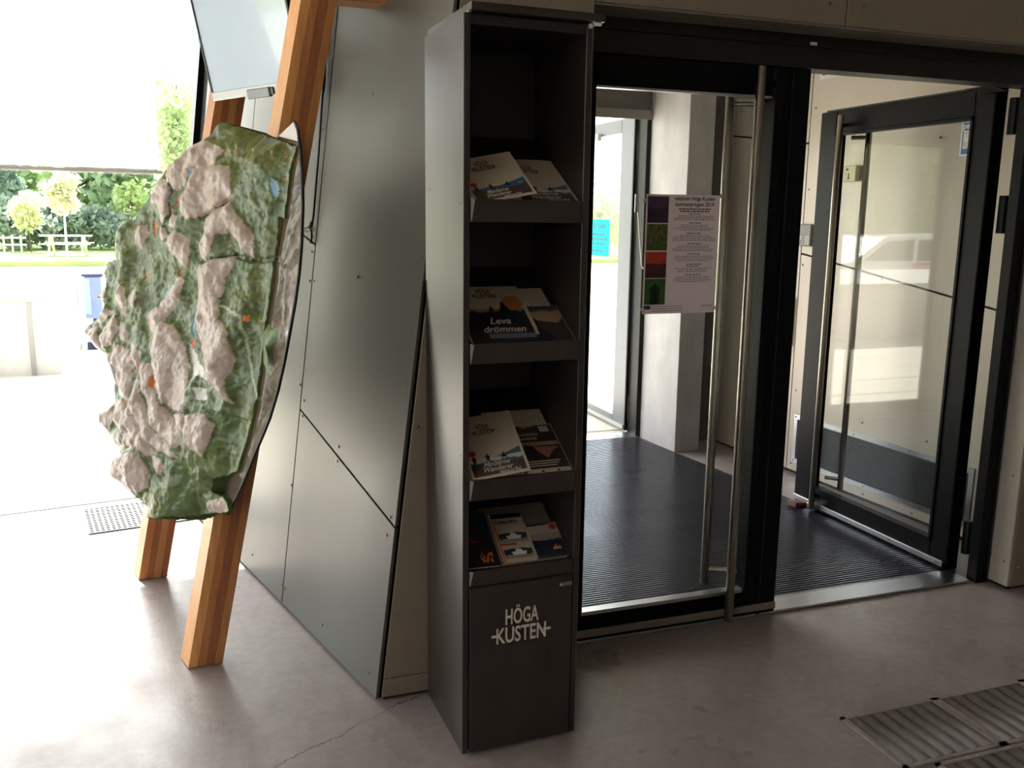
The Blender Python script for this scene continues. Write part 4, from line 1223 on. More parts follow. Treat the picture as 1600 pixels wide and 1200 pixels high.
def cover_guest(root, w, h):
    rect(0.001, 0.001, w - .001, h - .001).build('cover', M('guest_cover', (176, 164, 150), .5), root, world=False)
    rect(.001, .001, w - .001, h * .70, .0005).build('cover_photo', fire, root, world=False)
    MB().add([(w * .02, h * .93, .0007), (w * .02, h * .99, .0007), (w * .98, h * .99, .0007), (w * .6, h * .94, .0007)], [(0, 1, 2, 3)]).build('navy_corner', M('navy_corner_print', (30, 32, 48), .5), root, world=False)
    n = 12
    MB().add([(w * .84 + .011 * math.cos(2 * math.pi * k / n), h * .86 + .011 * math.sin(2 * math.pi * k / n), .0008) for k in range(n)], [list(range(n))]).build('red_seal', red_print, root, world=False)
    f = MB()
    for k in range(5):
        x = w * (.58 + .05 * k)
        f.add([(x, h * .22, .0009), (x + .008, h * .22, .0009), (x + .003, h * (.30 + .05 * (k % 3)), .0009)], [(0, 1, 2)])
    f.build('glow_print', M('amber_print', (226, 150, 80), .5), root, world=False, kind='stuff')


GR = 'brochures on the sloping shelves'
mag('brochure', 'cream hiker brochure lying flat at the left back of the top shelf', 0, (0.19, -.004), 0, 30, 0, 0.168, 0.245, 0.005, cover_plain, GR)
mag('brochure', 'cream brochure peeking out behind the right one on the top shelf', 0, (0.318, -.002), 1, 30, 0, 0.17, 0.245, 0.006, cover_plain, GR)
mag('brochure', 'cream hiker brochure at the right of the top shelf', 0, (0.338, -.004), 0.6, 30.8, 0, 0.172, 0.238, 0.005, cover_walker, GR)
mag('brochure', 'tilted cream hiker brochure at the left of the top shelf', 0, (0.207, 0.004), 8.1, 39.4, 7.5, 0.172, 0.186, 0.003, cover_walker, GR, 0.024)
mag('brochure', 'plain cream brochure standing highest at the right of the second shelf', 1, (0.322, -.002), 0, 30, 0, 0.2, 0.262, 0.005, cover_plain, GR)
mag('brochure', 'dusk photo brochure with a seated figure on the second shelf', 1, (0.338, -.002), 0, 30.5, 0, 0.19, 0.170, 0.004, cover_dusk, GR)
mag('brochure', 'lake and orange moon brochure at the left of the second shelf', 1, (0.241, -.004), -0.3, 31.2, 0, 0.21, 0.268, 0.005, cover_dream, GR)
mag('brochure', 'cream brochure half hidden behind the bird brochure on the third shelf', 2, (0.328, -.002), 0, 30, 0, 0.19, 0.272, 0.005, cover_plain, GR)
mag('brochure', 'cream brochure under the hiker brochure at the left of the third shelf', 2, (0.20, -.002), 1, 30, 0, 0.175, 0.25, 0.005, cover_plain, GR)
mag('brochure', 'brown bird photo brochure at the right of the third shelf', 2, (0.339, -.001), 0, 30.6, 0, 0.165, 0.20, 0.004, cover_bird, GR)
mag('brochure', 'tilted cream hiker brochure with red balloon on the third shelf', 2, (0.196, -0.010), -1.0, 34.2, 10.4, 0.166, 0.231, 0.003, cover_walker, GR, 0.033)
mag('brochure', 'large blank grey sheet at the back of the lowest shelf', 3, (0.325, -.001), 0, 29.5, 0, 0.21, 0.225, 0.002, lambda r, w, h: rect(.001, .001, w - .001, h - .001).build('cover', M('grey_sheet', (120, 110, 100), .6), r, world=False), GR)
mag('brochure', 'dark blue leaflet with orange glow at the left of the lowest shelf', 3, (0.124, .004), -2, 30.5, 0, 0.10, 0.21, 0.003, cover_night, GR)
mag('brochure', 'timetable leaflet with two ship pictures on the lowest shelf', 3, (0.236, .006), -1.5, 31, 0, 0.103, 0.184, 0.003, cover_ferry, GR)
mag('brochure', 'small leaflet with red seal and campfire at the right of the lowest shelf', 3, (0.337, .008), 0, 31.5, 0, 0.098, 0.130, 0.003, cover_guest, GR)

# ================================================================== poster on the closed door
pw, ph = 0.294, 0.416
po = empty('programme_poster', (1.5, 2.83, 1.21), 'summer programme poster with four colour pictures taped to the closed glass door', 'poster',
           mat4=basis(Vector((1.499, 2.8385, 1.212)), Vector((1, 0, 0)), Vector((0, 0, 1)), Vector((0, -1, 0))))
MB().box((0, 0, 0), (pw, ph, 0.001)).build('sheet', fabric_mat('poster_sheet', srgb(222, 211, 215), .48), po, world=False)
pics = [('purple_picture', photo_mat('purple_print', (84, 50, 84), (48, 32, 56), (60, 40, 66), .09, .55, .2), .318),
        ('meadow_picture', M('meadow_print', (88, 104, 50), .6, 0, .8, 90), .223),
        ('red_picture', photo_mat('red_dusk_print', (205, 62, 44), (84, 38, 38), (70, 34, 36), .09, .55, .2), .127),
        ('green_picture', M('green_print', (62, 110, 42), .6, 0, .25, 30), .033)]
for nm, mt, y0 in pics:
    m0 = Matrix.Translation(Vector((.006, y0, 0)))
    b_ = MB().box((0, 0, -.0003), (.082, .091, .0013))
    o = b_.build(nm, mt, po, world=False); o.matrix_local = m0; WM[o] = WM[po] @ m0
hs = MB()
for q in ([(.026, .033), (.062, .033), (.062, .09), (.026, .09)], [(.018, .085), (.070, .085), (.044, .108)]):
    hs.add([(.002 + x, y, .0016) for x, y in q], [list(range(len(q)))])
hs.build('shed_print', M('dark_green_print', (34, 58, 30), .6), po, world=False)
hs = MB().add([(.04, .036, .0019), (.054, .036, .0019), (.054, .076, .0019), (.04, .076, .0019)], [(0, 1, 2, 3)])
hs.build('shed_door_print', M('black_green_print', (20, 32, 20), .6), po, world=False)
t_ = MB()
put_text(t_, 'naturum Höga Kusten', .0195, .094 + .098, .397, .0014, offset=.0005, align='CENTER', xs=.93)
put_text(t_, 'sommarprogam 2019', .0195, .094 + .098, .377, .0014, offset=.0005, align='CENTER', xs=.93)
random.seed(11)
y_ = .365
blocks = [(2, .0042), (1, .003), (3, .002), (0, 0), (1, .003), (4, .0018), (0, 0), (1, .003), (4, .0018), (0, 0), (1, .003), (4, .0018), (0, 0), (1, .003), (4, .0018), (0, 0), (2, .003), (3, .0018), (0, 0), (1, .003), (4, .0018)]
for n_, hh in blocks:
    if n_ == 0: y_ -= .006; continue
    for k in range(n_):
        half = random.uniform(.02, .03) if hh == .003 else random.uniform(.045, .085)
        x = .192 - half
        while x < .192 + half:
            w_ = random.uniform(.005, .016)
            t_.add([(x, y_, .0014), (x + w_, y_, .0014), (x + w_, y_ + hh, .0014), (x, y_ + hh, .0014)], [(0, 1, 2, 3)])
            x += w_ + .0022
        y_ -= hh + .0040
for k in range(3):
    t_.add([(.036, .025 - .008 * k, .0014), (.16, .025 - .008 * k, .0014), (.16, .0265 - .008 * k, .0014), (.036, .0265 - .008 * k, .0014)], [(0, 1, 2, 3)])
put_text(t_, 'naturum', .013, .236, .022, .0014)
t_.build('lettering', M('poster_ink', (58, 46, 58), .6), po, world=False)
MB().box((.004, .016, .0008), (.032, .029, .0013)).build('blue_mark', M('poster_blue', (40, 66, 120), .5), po, world=False)
for x, y, a in ((-.008, ph - .03, .5), (pw - .006, ph - .004, -.6), (-.008, .012, -.3), (pw - .01, .006, .4)):
    c, s_ = math.cos(a), math.sin(a)
    MB().add([(x + p * c - q * s_, y + p * s_ + q * c, .0017) for p, q in ((0, 0), (.018, 0), (.018, .012), (0, .012))], [(0, 1, 2, 3)]).build('tape', M('clear_tape', (200, 200, 198), .25), po, world=False)

# ================================================================== things on the vestibule wall
kp = empty('alarm_keypad', tuple(vr(4.5, 1.39)), 'grey alarm keypad with small display on the beige vestibule wall', 'keypad')
ax = Vector((-1, 0, 0))
MB().obox(vr(4.57, 1.392) , (-0.026, 0, 0), (0, -.128, 0), (0, 0, .128)).build('case', M('keypad_grey', (150, 152, 150), .4), kp, bevel=.004)
fx = vr(4.5, 0).x - 0.0268
MB().box((fx - .001, 4.45, 1.398), (fx, 4.562, 1.488)).build('face', M('keypad_face', (58, 62, 64), .4), kp)
MB().box((fx - .002, 4.475, 1.462), (fx - .0008, 4.545, 1.482)).build('display', M('keypad_lcd', (130, 142, 104), .3), kp)
for r_ in range(4):
    for c_ in range(4):
        if c_ < 2 and r_ < 2: 
            MB().box((fx - .0028, 4.525 + .018 * c_ - .0, 1.443 - .013 * r_), (fx - .0008, 4.537 + .018 * c_, 1.450 - .013 * r_)).build('button', white_p, kp)
        elif c_ >= 2:
            MB().box((fx - .0028, 4.457 + .02 * (c_ - 2), 1.443 - .013 * r_), (fx - .0008, 4.470 + .02 * (c_ - 2), 1.450 - .013 * r_)).build('button', white_p, kp)
MB().prism([(fx - .0028, 4.522, 1.418), (fx - .0028, 4.555, 1.418), (fx - .0028, 4.538, 1.402)], (.002, 0, 0)).build('green_button', M('keypad_green', (112, 140, 60), .4), kp)

kx = empty('key_box', tuple(vr(4.16, 1.76)), 'small cream box with a dark arrow on the vestibule wall seen through the open door', 'box')
MB().obox(vr(4.215, 1.755), (-.03, 0, 0), (0, -.10, 0), (0, 0, .085)).build('case', M('cream_plastic', (222, 216, 178), .5), kx, bevel=.003)
fx = vr(4.2, 0).x - .031
MB().prism([(fx, 4.169, 1.765), (fx, 4.157, 1.775), (fx, 4.165, 1.775), (fx, 4.165, 1.80), (fx, 4.172, 1.80), (fx, 4.172, 1.775), (fx, 4.180, 1.775)], (-.0008, 0, 0)).build('arrow_mark', ink, kx)
MB().box((fx - .0008, 4.175, 1.815), (fx, 4.19, 1.825)).build('keyhole', ink, kx)

sw = empty('steel_push_plate', tuple(vr(4.6, .78)), 'narrow upright steel push plate on the vestibule wall beside the door post', 'plate')
MB().obox(vr(4.625, .784), (-.025, 0, 0), (0, -.045, 0), (0, 0, .293)).build('plate', steel, sw, bevel=.003)
cdt = empty('cable_cover', tuple(vr(4.6, .2)), 'slim grey cable cover below the steel push plate', 'cable cover')
MB().obox(vr(4.635, .20), (-.018, 0, 0), (0, -.030, 0), (0, 0, .57)).build('cover', M('cable_cover_grey', (130, 124, 114), .5, .3), cdt, bevel=.003)

vg = empty('vent_grille', tuple(vr(3.95, .07)), 'long low wire mesh vent grille in the vestibule wall behind the open glass door', 'grille')
fy0, fy1, fz0, fz1 = 3.20, 4.50, .072, .375
fm = MB()
fm.obox(vr(fy1, fz0) , (-.006, 0, 0), (0.0637, -(fy1 - fy0), 0), (0, 0, .028))
fm.obox(vr(fy1, fz1 - .028), (-.006, 0, 0), (0.0637, -(fy1 - fy0), 0), (0, 0, .028))
fm.obox(vr(fy1, fz0), (-.006, 0, 0), (0.0013, -.028, 0), (0, 0, fz1 - fz0))
fm.obox(vr(fy0 + .028, fz0), (-.006, 0, 0), (0.0013, -.028, 0), (0, 0, fz1 - fz0))
fo = fm.build('frame', alu, vg)
MB().obox(vr(fy1 - .02, fz0 + .02) - Vector((.002, 0, 0)), (.0015, 0, 0), (0.0617, -(fy1 - fy0 - .04), 0), (0, 0, fz1 - fz0 - .04)).build('backing', M('vent_black', (14, 16, 18), .8), vg)
wm_ = MB()
yy = fy0 + .03
while yy < fy1 - .03:
    wm_.obox(vr(yy, fz0 + .02) - Vector((.0045, 0, 0)), (.002, 0, 0), (0, .0022, 0), (0, 0, fz1 - fz0 - .04)); yy += .0125
zz = fz0 + .03
while zz < fz1 - .028:
    wm_.obox(vr(fy1 - .02, zz) - Vector((.0048, 0, 0)), (.002, 0, 0), (0.0617, -(fy1 - fy0 - .04), 0), (0, 0, .0022)); zz += .0125
wm_.build('wire_mesh', M('wire_grey', (96, 100, 102), .4, .6), vg, kind='stuff')
screws(fo, [vr(y, z) - Vector((.0065, 0, 0)) for y, z in ((4.487, .36), (4.487, .088), (4.0, .362), (3.9, .085), (3.6, .362), (3.5, .085))], (-1, 0, 0))

ug = empty('upper_vent', tuple(vr(4.35, 2.33)), 'white framed vent high on the vestibule wall', 'vent')
MB().obox(vr(4.485, 2.33), (-.012, 0, 0), (0.0137, -.28, 0), (0, 0, .22)).build('frame', white_p, ug, bevel=.003)
MB().obox(vr(4.46, 2.352) - Vector((.014, 0, 0)), (.002, 0, 0), (0.0113, -.23, 0), (0, 0, .18)).build('louvre', M('vent_dark', (50, 50, 52), .6), ug)

ns = empty('notice_sheet', tuple(vr(4.95, 1.0)), 'tall white notice sheet on the vestibule wall seen past the pull bar', 'notice')
MB().obox(vr(5.02, .95) - Vector((.0006, 0, 0)), (-.0014, 0, 0), (.0157, -.32, 0), (0, 0, .905)).build('sheet', paper_w, ns)
MB().obox(vr(5.02, 1.80) - Vector((.0021, 0, 0)), (-.0006, 0, 0), (.0157, -.32, 0), (0, 0, .012)).build('red_line', red_print, ns)
MB().obox(vr(4.955, 1.70) - Vector((.0021, 0, 0)), (-.0006, 0, 0), (.0059, -.12, 0), (0, 0, .07)).build('dark_block', ink, ns)
for k in range(12):
    MB().obox(vr(5.0, 1.62 - .045 * k) - Vector((.0021, 0, 0)), (-.0004, 0, 0), (.0137, -.28, 0), (0, 0, .004)).build('text_line', M('grey_ink', (140, 140, 140), .6), ns)

wd = empty('door_stop', (3.05, 3.93, .011), 'small worn reddish wooden block wedging the open door on the mat', 'door stop')
MB().add([(3.03, 3.885, .0105), (3.125, 3.90, .0105), (3.12, 3.965, .0105), (3.02, 3.945, .0105), (3.03, 3.885, .04), (3.125, 3.90, .026), (3.12, 3.965, .026), (3.02, 3.945, .04)],
         [(3, 2, 1, 0), (4, 5, 6, 7), (0, 1, 5, 4), (1, 2, 6, 5), (2, 3, 7, 6), (3, 0, 4, 7)]).build('block', M('worn_red_wood', (140, 104, 96), .7, 0, .2, 40), wd, bevel=.002)

# ================================================================== ribbed plates let into the floor
rp_m = M('worn_ribbed_plate', (130, 123, 120), .5, .15, .22, 22, bump=.1, bscale=60)
rib_me = None


def rib_plate(x0, y0, w, d, label):
    global rib_me
    root = empty('ribbed_floor_plate', (x0, y0, 0), label, 'floor plate', 'ribbed plates let into the floor')
    MB().box((x0 + .003, y0 + .003, 0.0005), (x0 + w - .003, y0 + d - .003, .002)).build('base', M('plate_base', (132, 124, 118), .6, 0, .2, 30), root)
    b_ = MB()
    for a, b in (((x0, y0), (x0 + w, y0 + .014)), ((x0, y0 + d - .014), (x0 + w, y0 + d)), ((x0, y0), (x0 + .016, y0 + d)), ((x0 + w - .016, y0), (x0 + w, y0 + d))):
        b_.box((a[0], a[1], 0), (b[0], b[1], .0065))
    b_.build('rim', M('plate_rim', (156, 147, 140), .6, 0, .2, 30), root)
    n = 7
    pit = (w - .036) / n
    if rib_me is None:
        sec = [(-.5, 0), (-.36, .2), (-.22, .75), (-.08, 1), (.08, 1), (.22, .75), (.36, .2), (.5, 0)]
        vs, fs = [], []
        L_ = d - .03
        for yy in (0, L_):
            vs += [(a * pit * .98, yy, h * .0055) for a, h in sec]
        k = len(sec)
        fs = [[i, i + 1, k + i + 1, k + i] for i in range(k - 1)] + [list(range(k)), list(range(k, 2 * k))[::-1]]
        rib_me = bpy.data.meshes.new('rib'); rib_me.from_pydata(vs, [], fs); rib_me.materials.append(rp_m)
        for p in rib_me.polygons: p.use_smooth = len(p.vertices) == 4
    for k in range(n):
        o = bpy.data.objects.new('rib', rib_me)
        link(o, root, WM[root].inverted() @ Matrix.Translation(Vector((x0 + .018 + pit * (k + .5), y0 + .015, .002))))


rib_plate(1.862, 1.818, .374, .28, 'ribbed plate in the floor at the left end of the rear row')
rib_plate(2.236, 1.818, .374, .28, 'ribbed plate in the floor, second from the left in the rear row')
rib_plate(2.61, 1.818, .374, .28, 'ribbed plate in the floor cut off by the right edge of the rear row')
rib_plate(1.96, 1.530, .374, .28, 'ribbed plate in the floor at the left of the front row')
rib_plate(2.334, 1.530, .374, .28, 'ribbed plate in the floor at the bottom right corner')

# ================================================================== outdoors
MB().prism([tuple(wx(-6.7, -.21, .1)), tuple(wx(0.2, -.21, .1)), (0.62, 5.70, -.21), (14, 5.70, -.21), (14, 12.6, -.21), (-30, 12.6, -.21), (-30, -14, -.21), (-6.75, -14, -.21)], (0, 0, .205)).build('paved_terrace', conc_out, kind=S_)
MB().prism([tuple(wx(-6.9, 3.62, -.2)), tuple(wx(0.3, 3.62, -.2)), tuple(wx(0.3, 3.62, 2.0)), tuple(wx(-6.9, 3.62, 2.0))], (0, 0, .2)).build('sun_block_eave', M('white_soffit', (228, 226, 220), .7), kind=S_)  # unseen eave added to cut sun through the blind gap; whitened for bounce
slab_m = M('paving_slab', (214, 208, 196), .8, 0, .12, 5, bump=.08)
pv = bpy.data.objects['paved_terrace']
sm_ = MB().box((-.295, -.295, 0), (.295, .295, .018))
sm_ = sm_.build('paving_slab', slab_m, pv, bevel=.004)
sm_.matrix_local = Matrix.Translation((-4.5, 6.15, -.018))
for i in range(13):
    for j in range(5):
        if i == 0 and j == 0: continue
        o = bpy.data.objects.new('paving_slab', sm_.data)
        link(o, pv, Matrix.Translation((-4.5 + .6 * i + .0, 6.15 + .6 * j, -.018 + random.uniform(0, .003))))
MB().box((-60, 12.6, -.7), (60, 33, -.28)).build('gravel_yard', M('pale_gravel', (205, 200, 188), .9, 0, .1, 3), kind=S_)
MB().box((-80, 33, -.9), (90, 130, -.12)).build('lawn', M('lawn_grass', (156, 176, 104), .9, 0, .2, 1.2, bump=.3, bscale=8), kind=S_)
lw = empty('low_concrete_platform', (-5, 10, 0), 'low pale concrete platform with a stained top edge across the terrace', 'platform')
MB().box((-11, 9.48, -.02), (-1.2, 12.2, .70)).build('block', conc_out, lw, bevel=.01)
MB().box((-11.03, 9.45, .70), (-1.17, 12.22, .735)).build('coping', M('stained_coping', (205, 203, 198), .8, 0, .14, 9), lw, bevel=.006)
MB().box((-1.46, 9.46, .0), (-1.42, 9.479, .70)).build('joint_strip', M('joint_grey', (150, 148, 146), .8), lw)

wb = empty('litter_bin', (-1.03, 11.2, 0), 'slim blue litter bin on a post beyond the terrace', 'bin')
binb = M('bin_blue', (120, 138, 186), .5); binl = M('bin_light_blue', (150, 186, 220), .5)
MB().prism([(-1.12, 11.1, .35), (-.94, 11.1, .35), (-.94, 11.35, .35), (-1.12, 11.35, .35)], (0, 0, .47)).build('body', binb, wb, bevel=.01)
MB().box((-1.115, 11.09, .4), (-1.06, 11.1, .80)).build('side_strip', binl, wb)
MB().box((-1.14, 11.08, .82), (-.92, 11.37, .85)).build('lid', M('bin_lid', (40, 48, 92), .5), wb, bevel=.006)
MB().tube([(-1.03, 11.22, -.02), (-1.03, 11.22, .47)], .035, 10).build('post', M('bin_post', (40, 48, 80), .5), wb)
MB().box((-1.13, 11.12, -.02), (-.93, 11.32, .08)).build('foot', M('bin_foot', (44, 52, 92), .5), wb, bevel=.006)

# picnic table on the lawn
grey_wood = M('weathered_wood', (205, 203, 198), .8, 0, .1, 12)
pt = empty('picnic_table', (-4.23, 37.4, -.12), 'weathered pale picnic table on the lawn by the young tree', 'table')
T = lambda a, b, n: MB().box((a[0] - 4.23, a[1] + 37.4, a[2] - .12), (b[0] - 4.23, b[1] + 37.4, b[2] - .12)).build(n, grey_wood, pt)
for k in range(4): T((-.85, -.36 + .18 * k, .70), (.85, -.19 + .18 * k, .745), 'plank')
for s_ in (-1, 1):
    T((-.85, s_ * .75 - .13, .42), (.85, s_ * .75 + .13, .46), 'bench')
    for x in (-.55, .55):
        MB().obox((x - 4.26, 37.4 + s_ * .75, -.12), (.08, 0, 0), (0, .09, 0), (0, -s_ * .5, .72)).build('leg', grey_wood, pt)
for x in (-.55, .55): T((x - .03, -.8, .36), (x + .05, .8, .44), 'cross_beam')

rf = empty('rail_fence', (-6.45, 40, -.12), 'short grey rail fence at the edge of the trees', 'fence')
for x in (-6.75, -6.45, -6.15):
    MB().box((x - .04, 40, -.12), (x + .03, 40.08, .55)).build('post', grey_wood, rf)
for z_ in (.15, .42): MB().box((-6.95, 39.96, z_), (-5.95, 40.0, z_ + .07)).build('rail', grey_wood, rf)


# trees --------------------------------------------------------------------
def leaf_mat(name, c, c2):
    m = bpy.data.materials.new(name)
    m.use_nodes = True
    t = m.node_tree
    t.nodes.clear()
    out = t.nodes.new('ShaderNodeOutputMaterial')
    tc = t.nodes.new('ShaderNodeTexCoord')
    n = t.nodes.new('ShaderNodeTexNoise'); n.inputs['Scale'].default_value = 1.3; n.inputs['Detail'].default_value = 3
    t.links.new(tc.outputs['Object'], n.inputs['Vector'])
    r = t.nodes.new('ShaderNodeValToRGB')
    r.color_ramp.elements[0].position, r.color_ramp.elements[0].color = .35, srgb(*c)
    r.color_ramp.elements[1].position, r.color_ramp.elements[1].color = .65, srgb(*c2)
    t.links.new(n.outputs['Fac'], r.inputs[0])
    d = t.nodes.new('ShaderNodeBsdfDiffuse'); l = t.nodes.new('ShaderNodeBsdfTranslucent')
    mx = t.nodes.new('ShaderNodeMixShader'); mx.inputs[0].default_value = .4
    t.links.new(r.outputs[0], d.inputs[0]); t.links.new(r.outputs[0], l.inputs[0])
    t.links.new(d.outputs[0], mx.inputs[1]); t.links.new(l.outputs[0], mx.inputs[2])
    t.links.new(mx.outputs[0], out.inputs[0])
    return m


bark = M('bark', (96, 84, 72), .9, 0, .25, 8)
bark_pale = M('pale_bark', (216, 210, 200), .8, 0, .15, 8)
LM = {k: leaf_mat('hazed_leaves_' + k, *v) for k, v in dict(mid=((150, 172, 138), (176, 194, 160)), pale=((182, 198, 156), (206, 214, 178)), dark=((146, 162, 150), (160, 174, 158)), spruce=((140, 162, 148), (158, 178, 160)), yellow=((214, 212, 176), (226, 224, 196)), lime=((172, 192, 136), (194, 208, 158))).items()}  # leaf tones paled and greyed to paint in glare haze


def tree(name, label, x, y, h, r, kind, leaf, n=1800, low=0.25, z0=-.12, tm_=None, ls=0.16, seed=0, cat='tree', group=None):
    rng = np.random.RandomState(seed)
    root = empty(name, (x, y, z0), label, cat, group)
    if kind != 'bush':
        lean = rng.uniform(-.04, .04) * h
        MB().tube([(x, y, z0), (x + lean * .4, y, z0 + h * .4), (x + lean, y, z0 + h * .92)], [max(.03, h * .014), max(.025, h * .011), .015], 7).build('trunk', tm_ or bark, root)
    if kind == 'spruce':
        t_ = rng.rand(n) ** .8
        zz = z0 + h * (low + (1 - low) * t_)
        rr = r * (1 - t_) * (.35 + .65 * (np.abs(np.sin(t_ * 22)))) * np.sqrt(rng.rand(n) * .8 + .2)
        a = rng.rand(n) * 6.283
        P = np.stack([x + rr * np.cos(a), y + rr * np.sin(a), zz - .12 * rr], 1)
    else:
        nc = 46
        v = rng.normal(size=(nc, 3)); v /= np.linalg.norm(v, axis=1)[:, None]
        v *= (rng.rand(nc, 1) ** .4)
        hz = h * (1 - low) / 2
        C = np.array([x, y, z0 + h * low + hz]) + v * np.array([r, r, hz]) * .86
        k = rng.randint(0, nc, n)
        P = C[k] + rng.normal(size=(n, 3)) * np.array([r, r, hz]) * .16
        if kind == 'weep': P[:, 2] -= np.abs(rng.normal(size=n)) * .05 * h
        P[:, 2] = np.maximum(P[:, 2], z0 + .05)
    s_ = ls * (.6 + .8 * rng.rand(n))
    d1_ = rng.normal(size=(n, 3)); d1_ /= np.linalg.norm(d1_, axis=1)[:, None]
    d2_ = np.cross(d1_, rng.normal(size=(n, 3))); d2_ /= np.linalg.norm(d2_, axis=1)[:, None]
    d1_ *= s_[:, None]; d2_ *= s_[:, None] * .55
    o = np.array([x, y, z0])
    V = np.stack([P - d1_, P - d2_, P + d1_, P + d2_], 1).reshape(-1, 3) - o
    me = bpy.data.meshes.new('foliage')
    me.from_pydata(V.tolist(), [], np.arange(4 * n).reshape(-1, 4).tolist())
    me.materials.append(leaf)
    tag(link(bpy.data.objects.new('foliage', me), root, Matrix.Identity(4)), kind='stuff')
    return root


tree('spruce_tree', 'dark green spruce at the far left behind the lawn', -7.2, 44, 5.2, 1.5, 'spruce', LM['spruce'], 2600, .08, seed=1, ls=.2)
tree('small_tree', 'small yellow green tree in front of the dark spruce', -5.9, 40.5, 2.5, .75, 'crown', LM['yellow'], 900, .3, seed=2, ls=.12)
tree('young_tree', 'young pale tree with a thin white trunk on the lawn by the picnic table', -4.05, 35.6, 3.2, .62, 'crown', LM['yellow'], 1100, .42, tm_=bark_pale, seed=3, ls=.11)
tree('broad_tree', 'broad mid green tree in the middle behind the lawn', -3.4, 47, 9.2, 2.5, 'weep', LM['mid'], 5200, .10, seed=4, ls=.26)
tree('leafy_bush', 'bright lime green bush right of the broad tree', -2.1, 43, 2.9, 1.0, 'bush', LM['lime'], 1700, .04, seed=5, ls=.14, cat='bush')
tree('airy_tree', 'tall airy pale green tree between blind and relief map', -.35, 40, 8.2, 1.2, 'crown', LM['pale'], 1700, .12, seed=6, ls=.16)
tree('birch_tree', 'tall pale leaved tree with a white trunk behind the young tree', -5.1, 49, 9.0, 1.7, 'crown', LM['pale'], 2600, .15, tm_=bark_pale, seed=7, ls=.22)
tree('dark_bush', 'dark green bush under the spruce at the far left', -7.0, 42.3, 2.0, 1.5, 'bush', LM['dark'], 1500, .0, seed=8, ls=.16, cat='bush')
tree('dark_bush', 'dark green bush behind the young tree trunk', -5.4, 43.2, 2.2, 1.4, 'bush', LM['dark'], 1500, .0, seed=9, ls=.16, cat='bush')
tree('dark_bush', 'dark green bush behind the picnic table', -3.9, 43.0, 1.9, 1.3, 'bush', LM['dark'], 1500, .0, seed=10, ls=.16, cat='bush')
tree('dark_bush', 'dark green bush below the lime green bush', -2.5, 42.2, 1.5, 1.1, 'bush', LM['dark'], 1300, .0, seed=11, ls=.15, cat='bush')
tree('back_tree', 'tall green tree behind the left spruce', -8.2, 52, 9, 2.6, 'crown', LM['mid'], 2600, .1, seed=12, ls=.26)
tree('back_tree', 'tall green tree behind the relief map at the window edge', 1.0, 48, 8, 2.4, 'crown', LM['mid'], 2600, .1, seed=13, ls=.26)
tree('far_bush', 'pale hazy bush seen through the outer door glass', 17, 36.5, 3.6, 1.8, 'bush', LM['pale'], 1200, .0, seed=14, ls=.2, cat='bush')
tree('far_bush', 'green hazy bush beside the pale one through the outer door glass', 19.5, 38, 3.2, 1.8, 'bush', LM['mid'], 1200, .0, seed=15, ls=.2, cat='bush')
for k, (x, y, hh) in enumerate(((-10.6, 22, 5.2), (-12.4, 23, 5.6), (-14.2, 23.4, 5.2), (-16.2, 24, 6.0))):
    tree('yard_tree', ('first', 'second', 'third', 'fourth')[k] + ' leafy tree from the right in the row mirrored in the open glass door', x, y, hh, 1.5, 'crown', LM['pale'], 2600, .04, z0=-.28, seed=20 + k, ls=.2, group='trees along the yard')

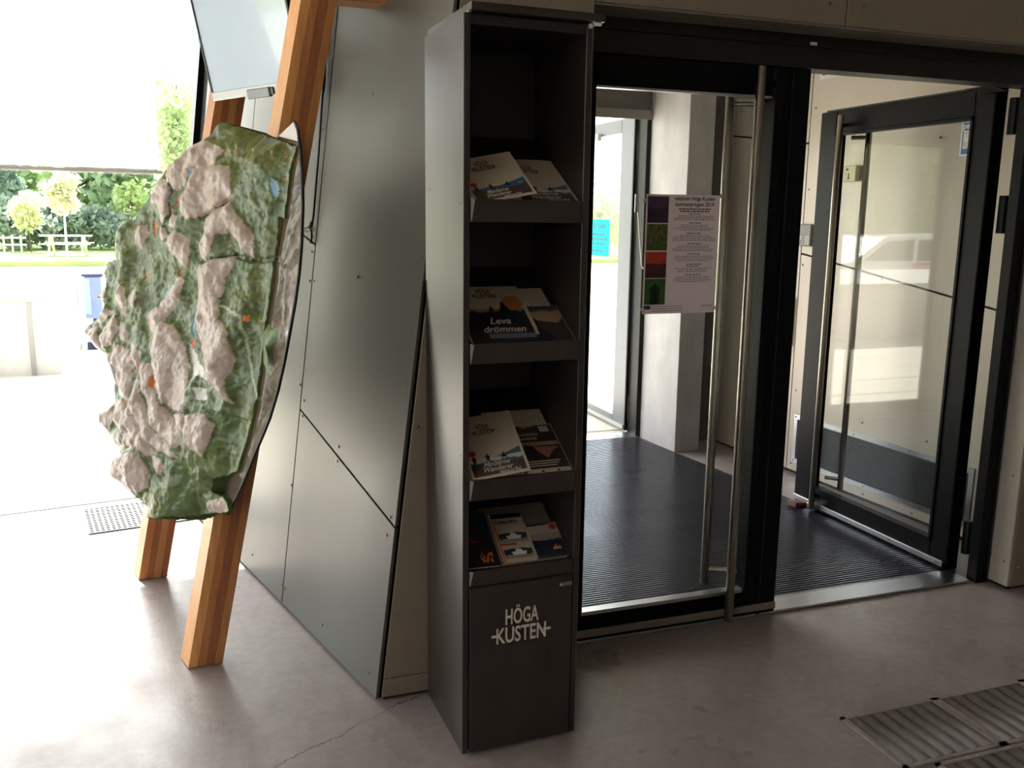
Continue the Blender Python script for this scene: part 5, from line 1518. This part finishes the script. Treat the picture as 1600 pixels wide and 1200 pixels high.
# parked white van (seen mirrored in the open glass door)
vn = empty('white_van', (-6.4, 14.3, -.28), 'white delivery van with red arrow stripes parked on the yard, mirrored in the door glass', 'van')
vx, vy, vz = -8.6, 13.6, -.28
prof = [(0, .32), (4.2, .32), (4.2, .75), (4.05, .95), (3.35, 1.08), (2.7, 1.52), (.15, 1.56), (0, 1.4)]
MB().prism([(vx + a, vy, vz + b) for a, b in prof], (0, 1.7, 0)).build('body', M('van_white', (232, 232, 230), .3, coat=.5), vn, bevel=.04)
MB().prism([(vx + a, vy - .006, vz + b) for a, b in ((2.05, 1.08), (3.2, 1.08), (2.68, 1.44), (2.05, 1.46))], (0, .01, 0)).build('side_window', M('tinted_glass', (30, 34, 38), .1), vn)
MB().prism([(vx + a, vy - .006, vz + b) for a, b in ((.3, 1.08), (1.95, 1.08), (1.95, 1.46), (.3, 1.46))], (0, .01, 0)).build('side_window', MATS['tinted_glass'], vn)
red_v = M('van_red', (210, 50, 44), .4)
for k in range(5):
    x0 = vx + 1.0 + .10 * k
    z_ = vz + .98 - .09 * k
    MB().prism([(x0, vy - .008, z_), (x0 + 1.05 - .12 * k, vy - .008, z_), (x0 + 1.0 - .12 * k, vy - .008, z_ + .055), (x0 + .05, vy - .008, z_ + .055)], (0, .01, 0)).build('stripe', red_v, vn)
for cx_ in (.75, 3.45):
    n = 20
    MB().prism([(vx + cx_ + .32 * math.cos(6.2832 * k / n), vy - .03, vz + .32 + .32 * math.sin(6.2832 * k / n)) for k in range(n)], (0, .24, 0)).build('wheel', rubber, vn)
    MB().prism([(vx + cx_ + .19 * math.cos(6.2832 * k / n), vy - .04, vz + .32 + .19 * math.sin(6.2832 * k / n)) for k in range(n)], (0, .02, 0)).build('hubcap', alu, vn)
n = 20
rg = MB()
for k in range(n):
    a, b = 6.2832 * k / n, 6.2832 * (k + 1) / n
    rg.add([(vx + 3.75 + rr * math.cos(t_), vy - .008, vz + .78 + rr * math.sin(t_)) for rr, t_ in ((.13, a), (.17, a), (.17, b), (.13, b))], [(0, 1, 2, 3)])
rg.build('ring_mark', red_v, vn)
# unseen canopy added outside the outer door to keep sun off the mat
MB().box((1.40, 5.76, 2.62), (5.4, 9.0, 2.8)).build('sun_block_canopy', MATS['white_soffit'], kind=S_)
MB().tube([(5.2, 8.8, -.02), (5.2, 8.8, 2.62)], .06, 12).build('trim_3', dark_metal, kind=S_)
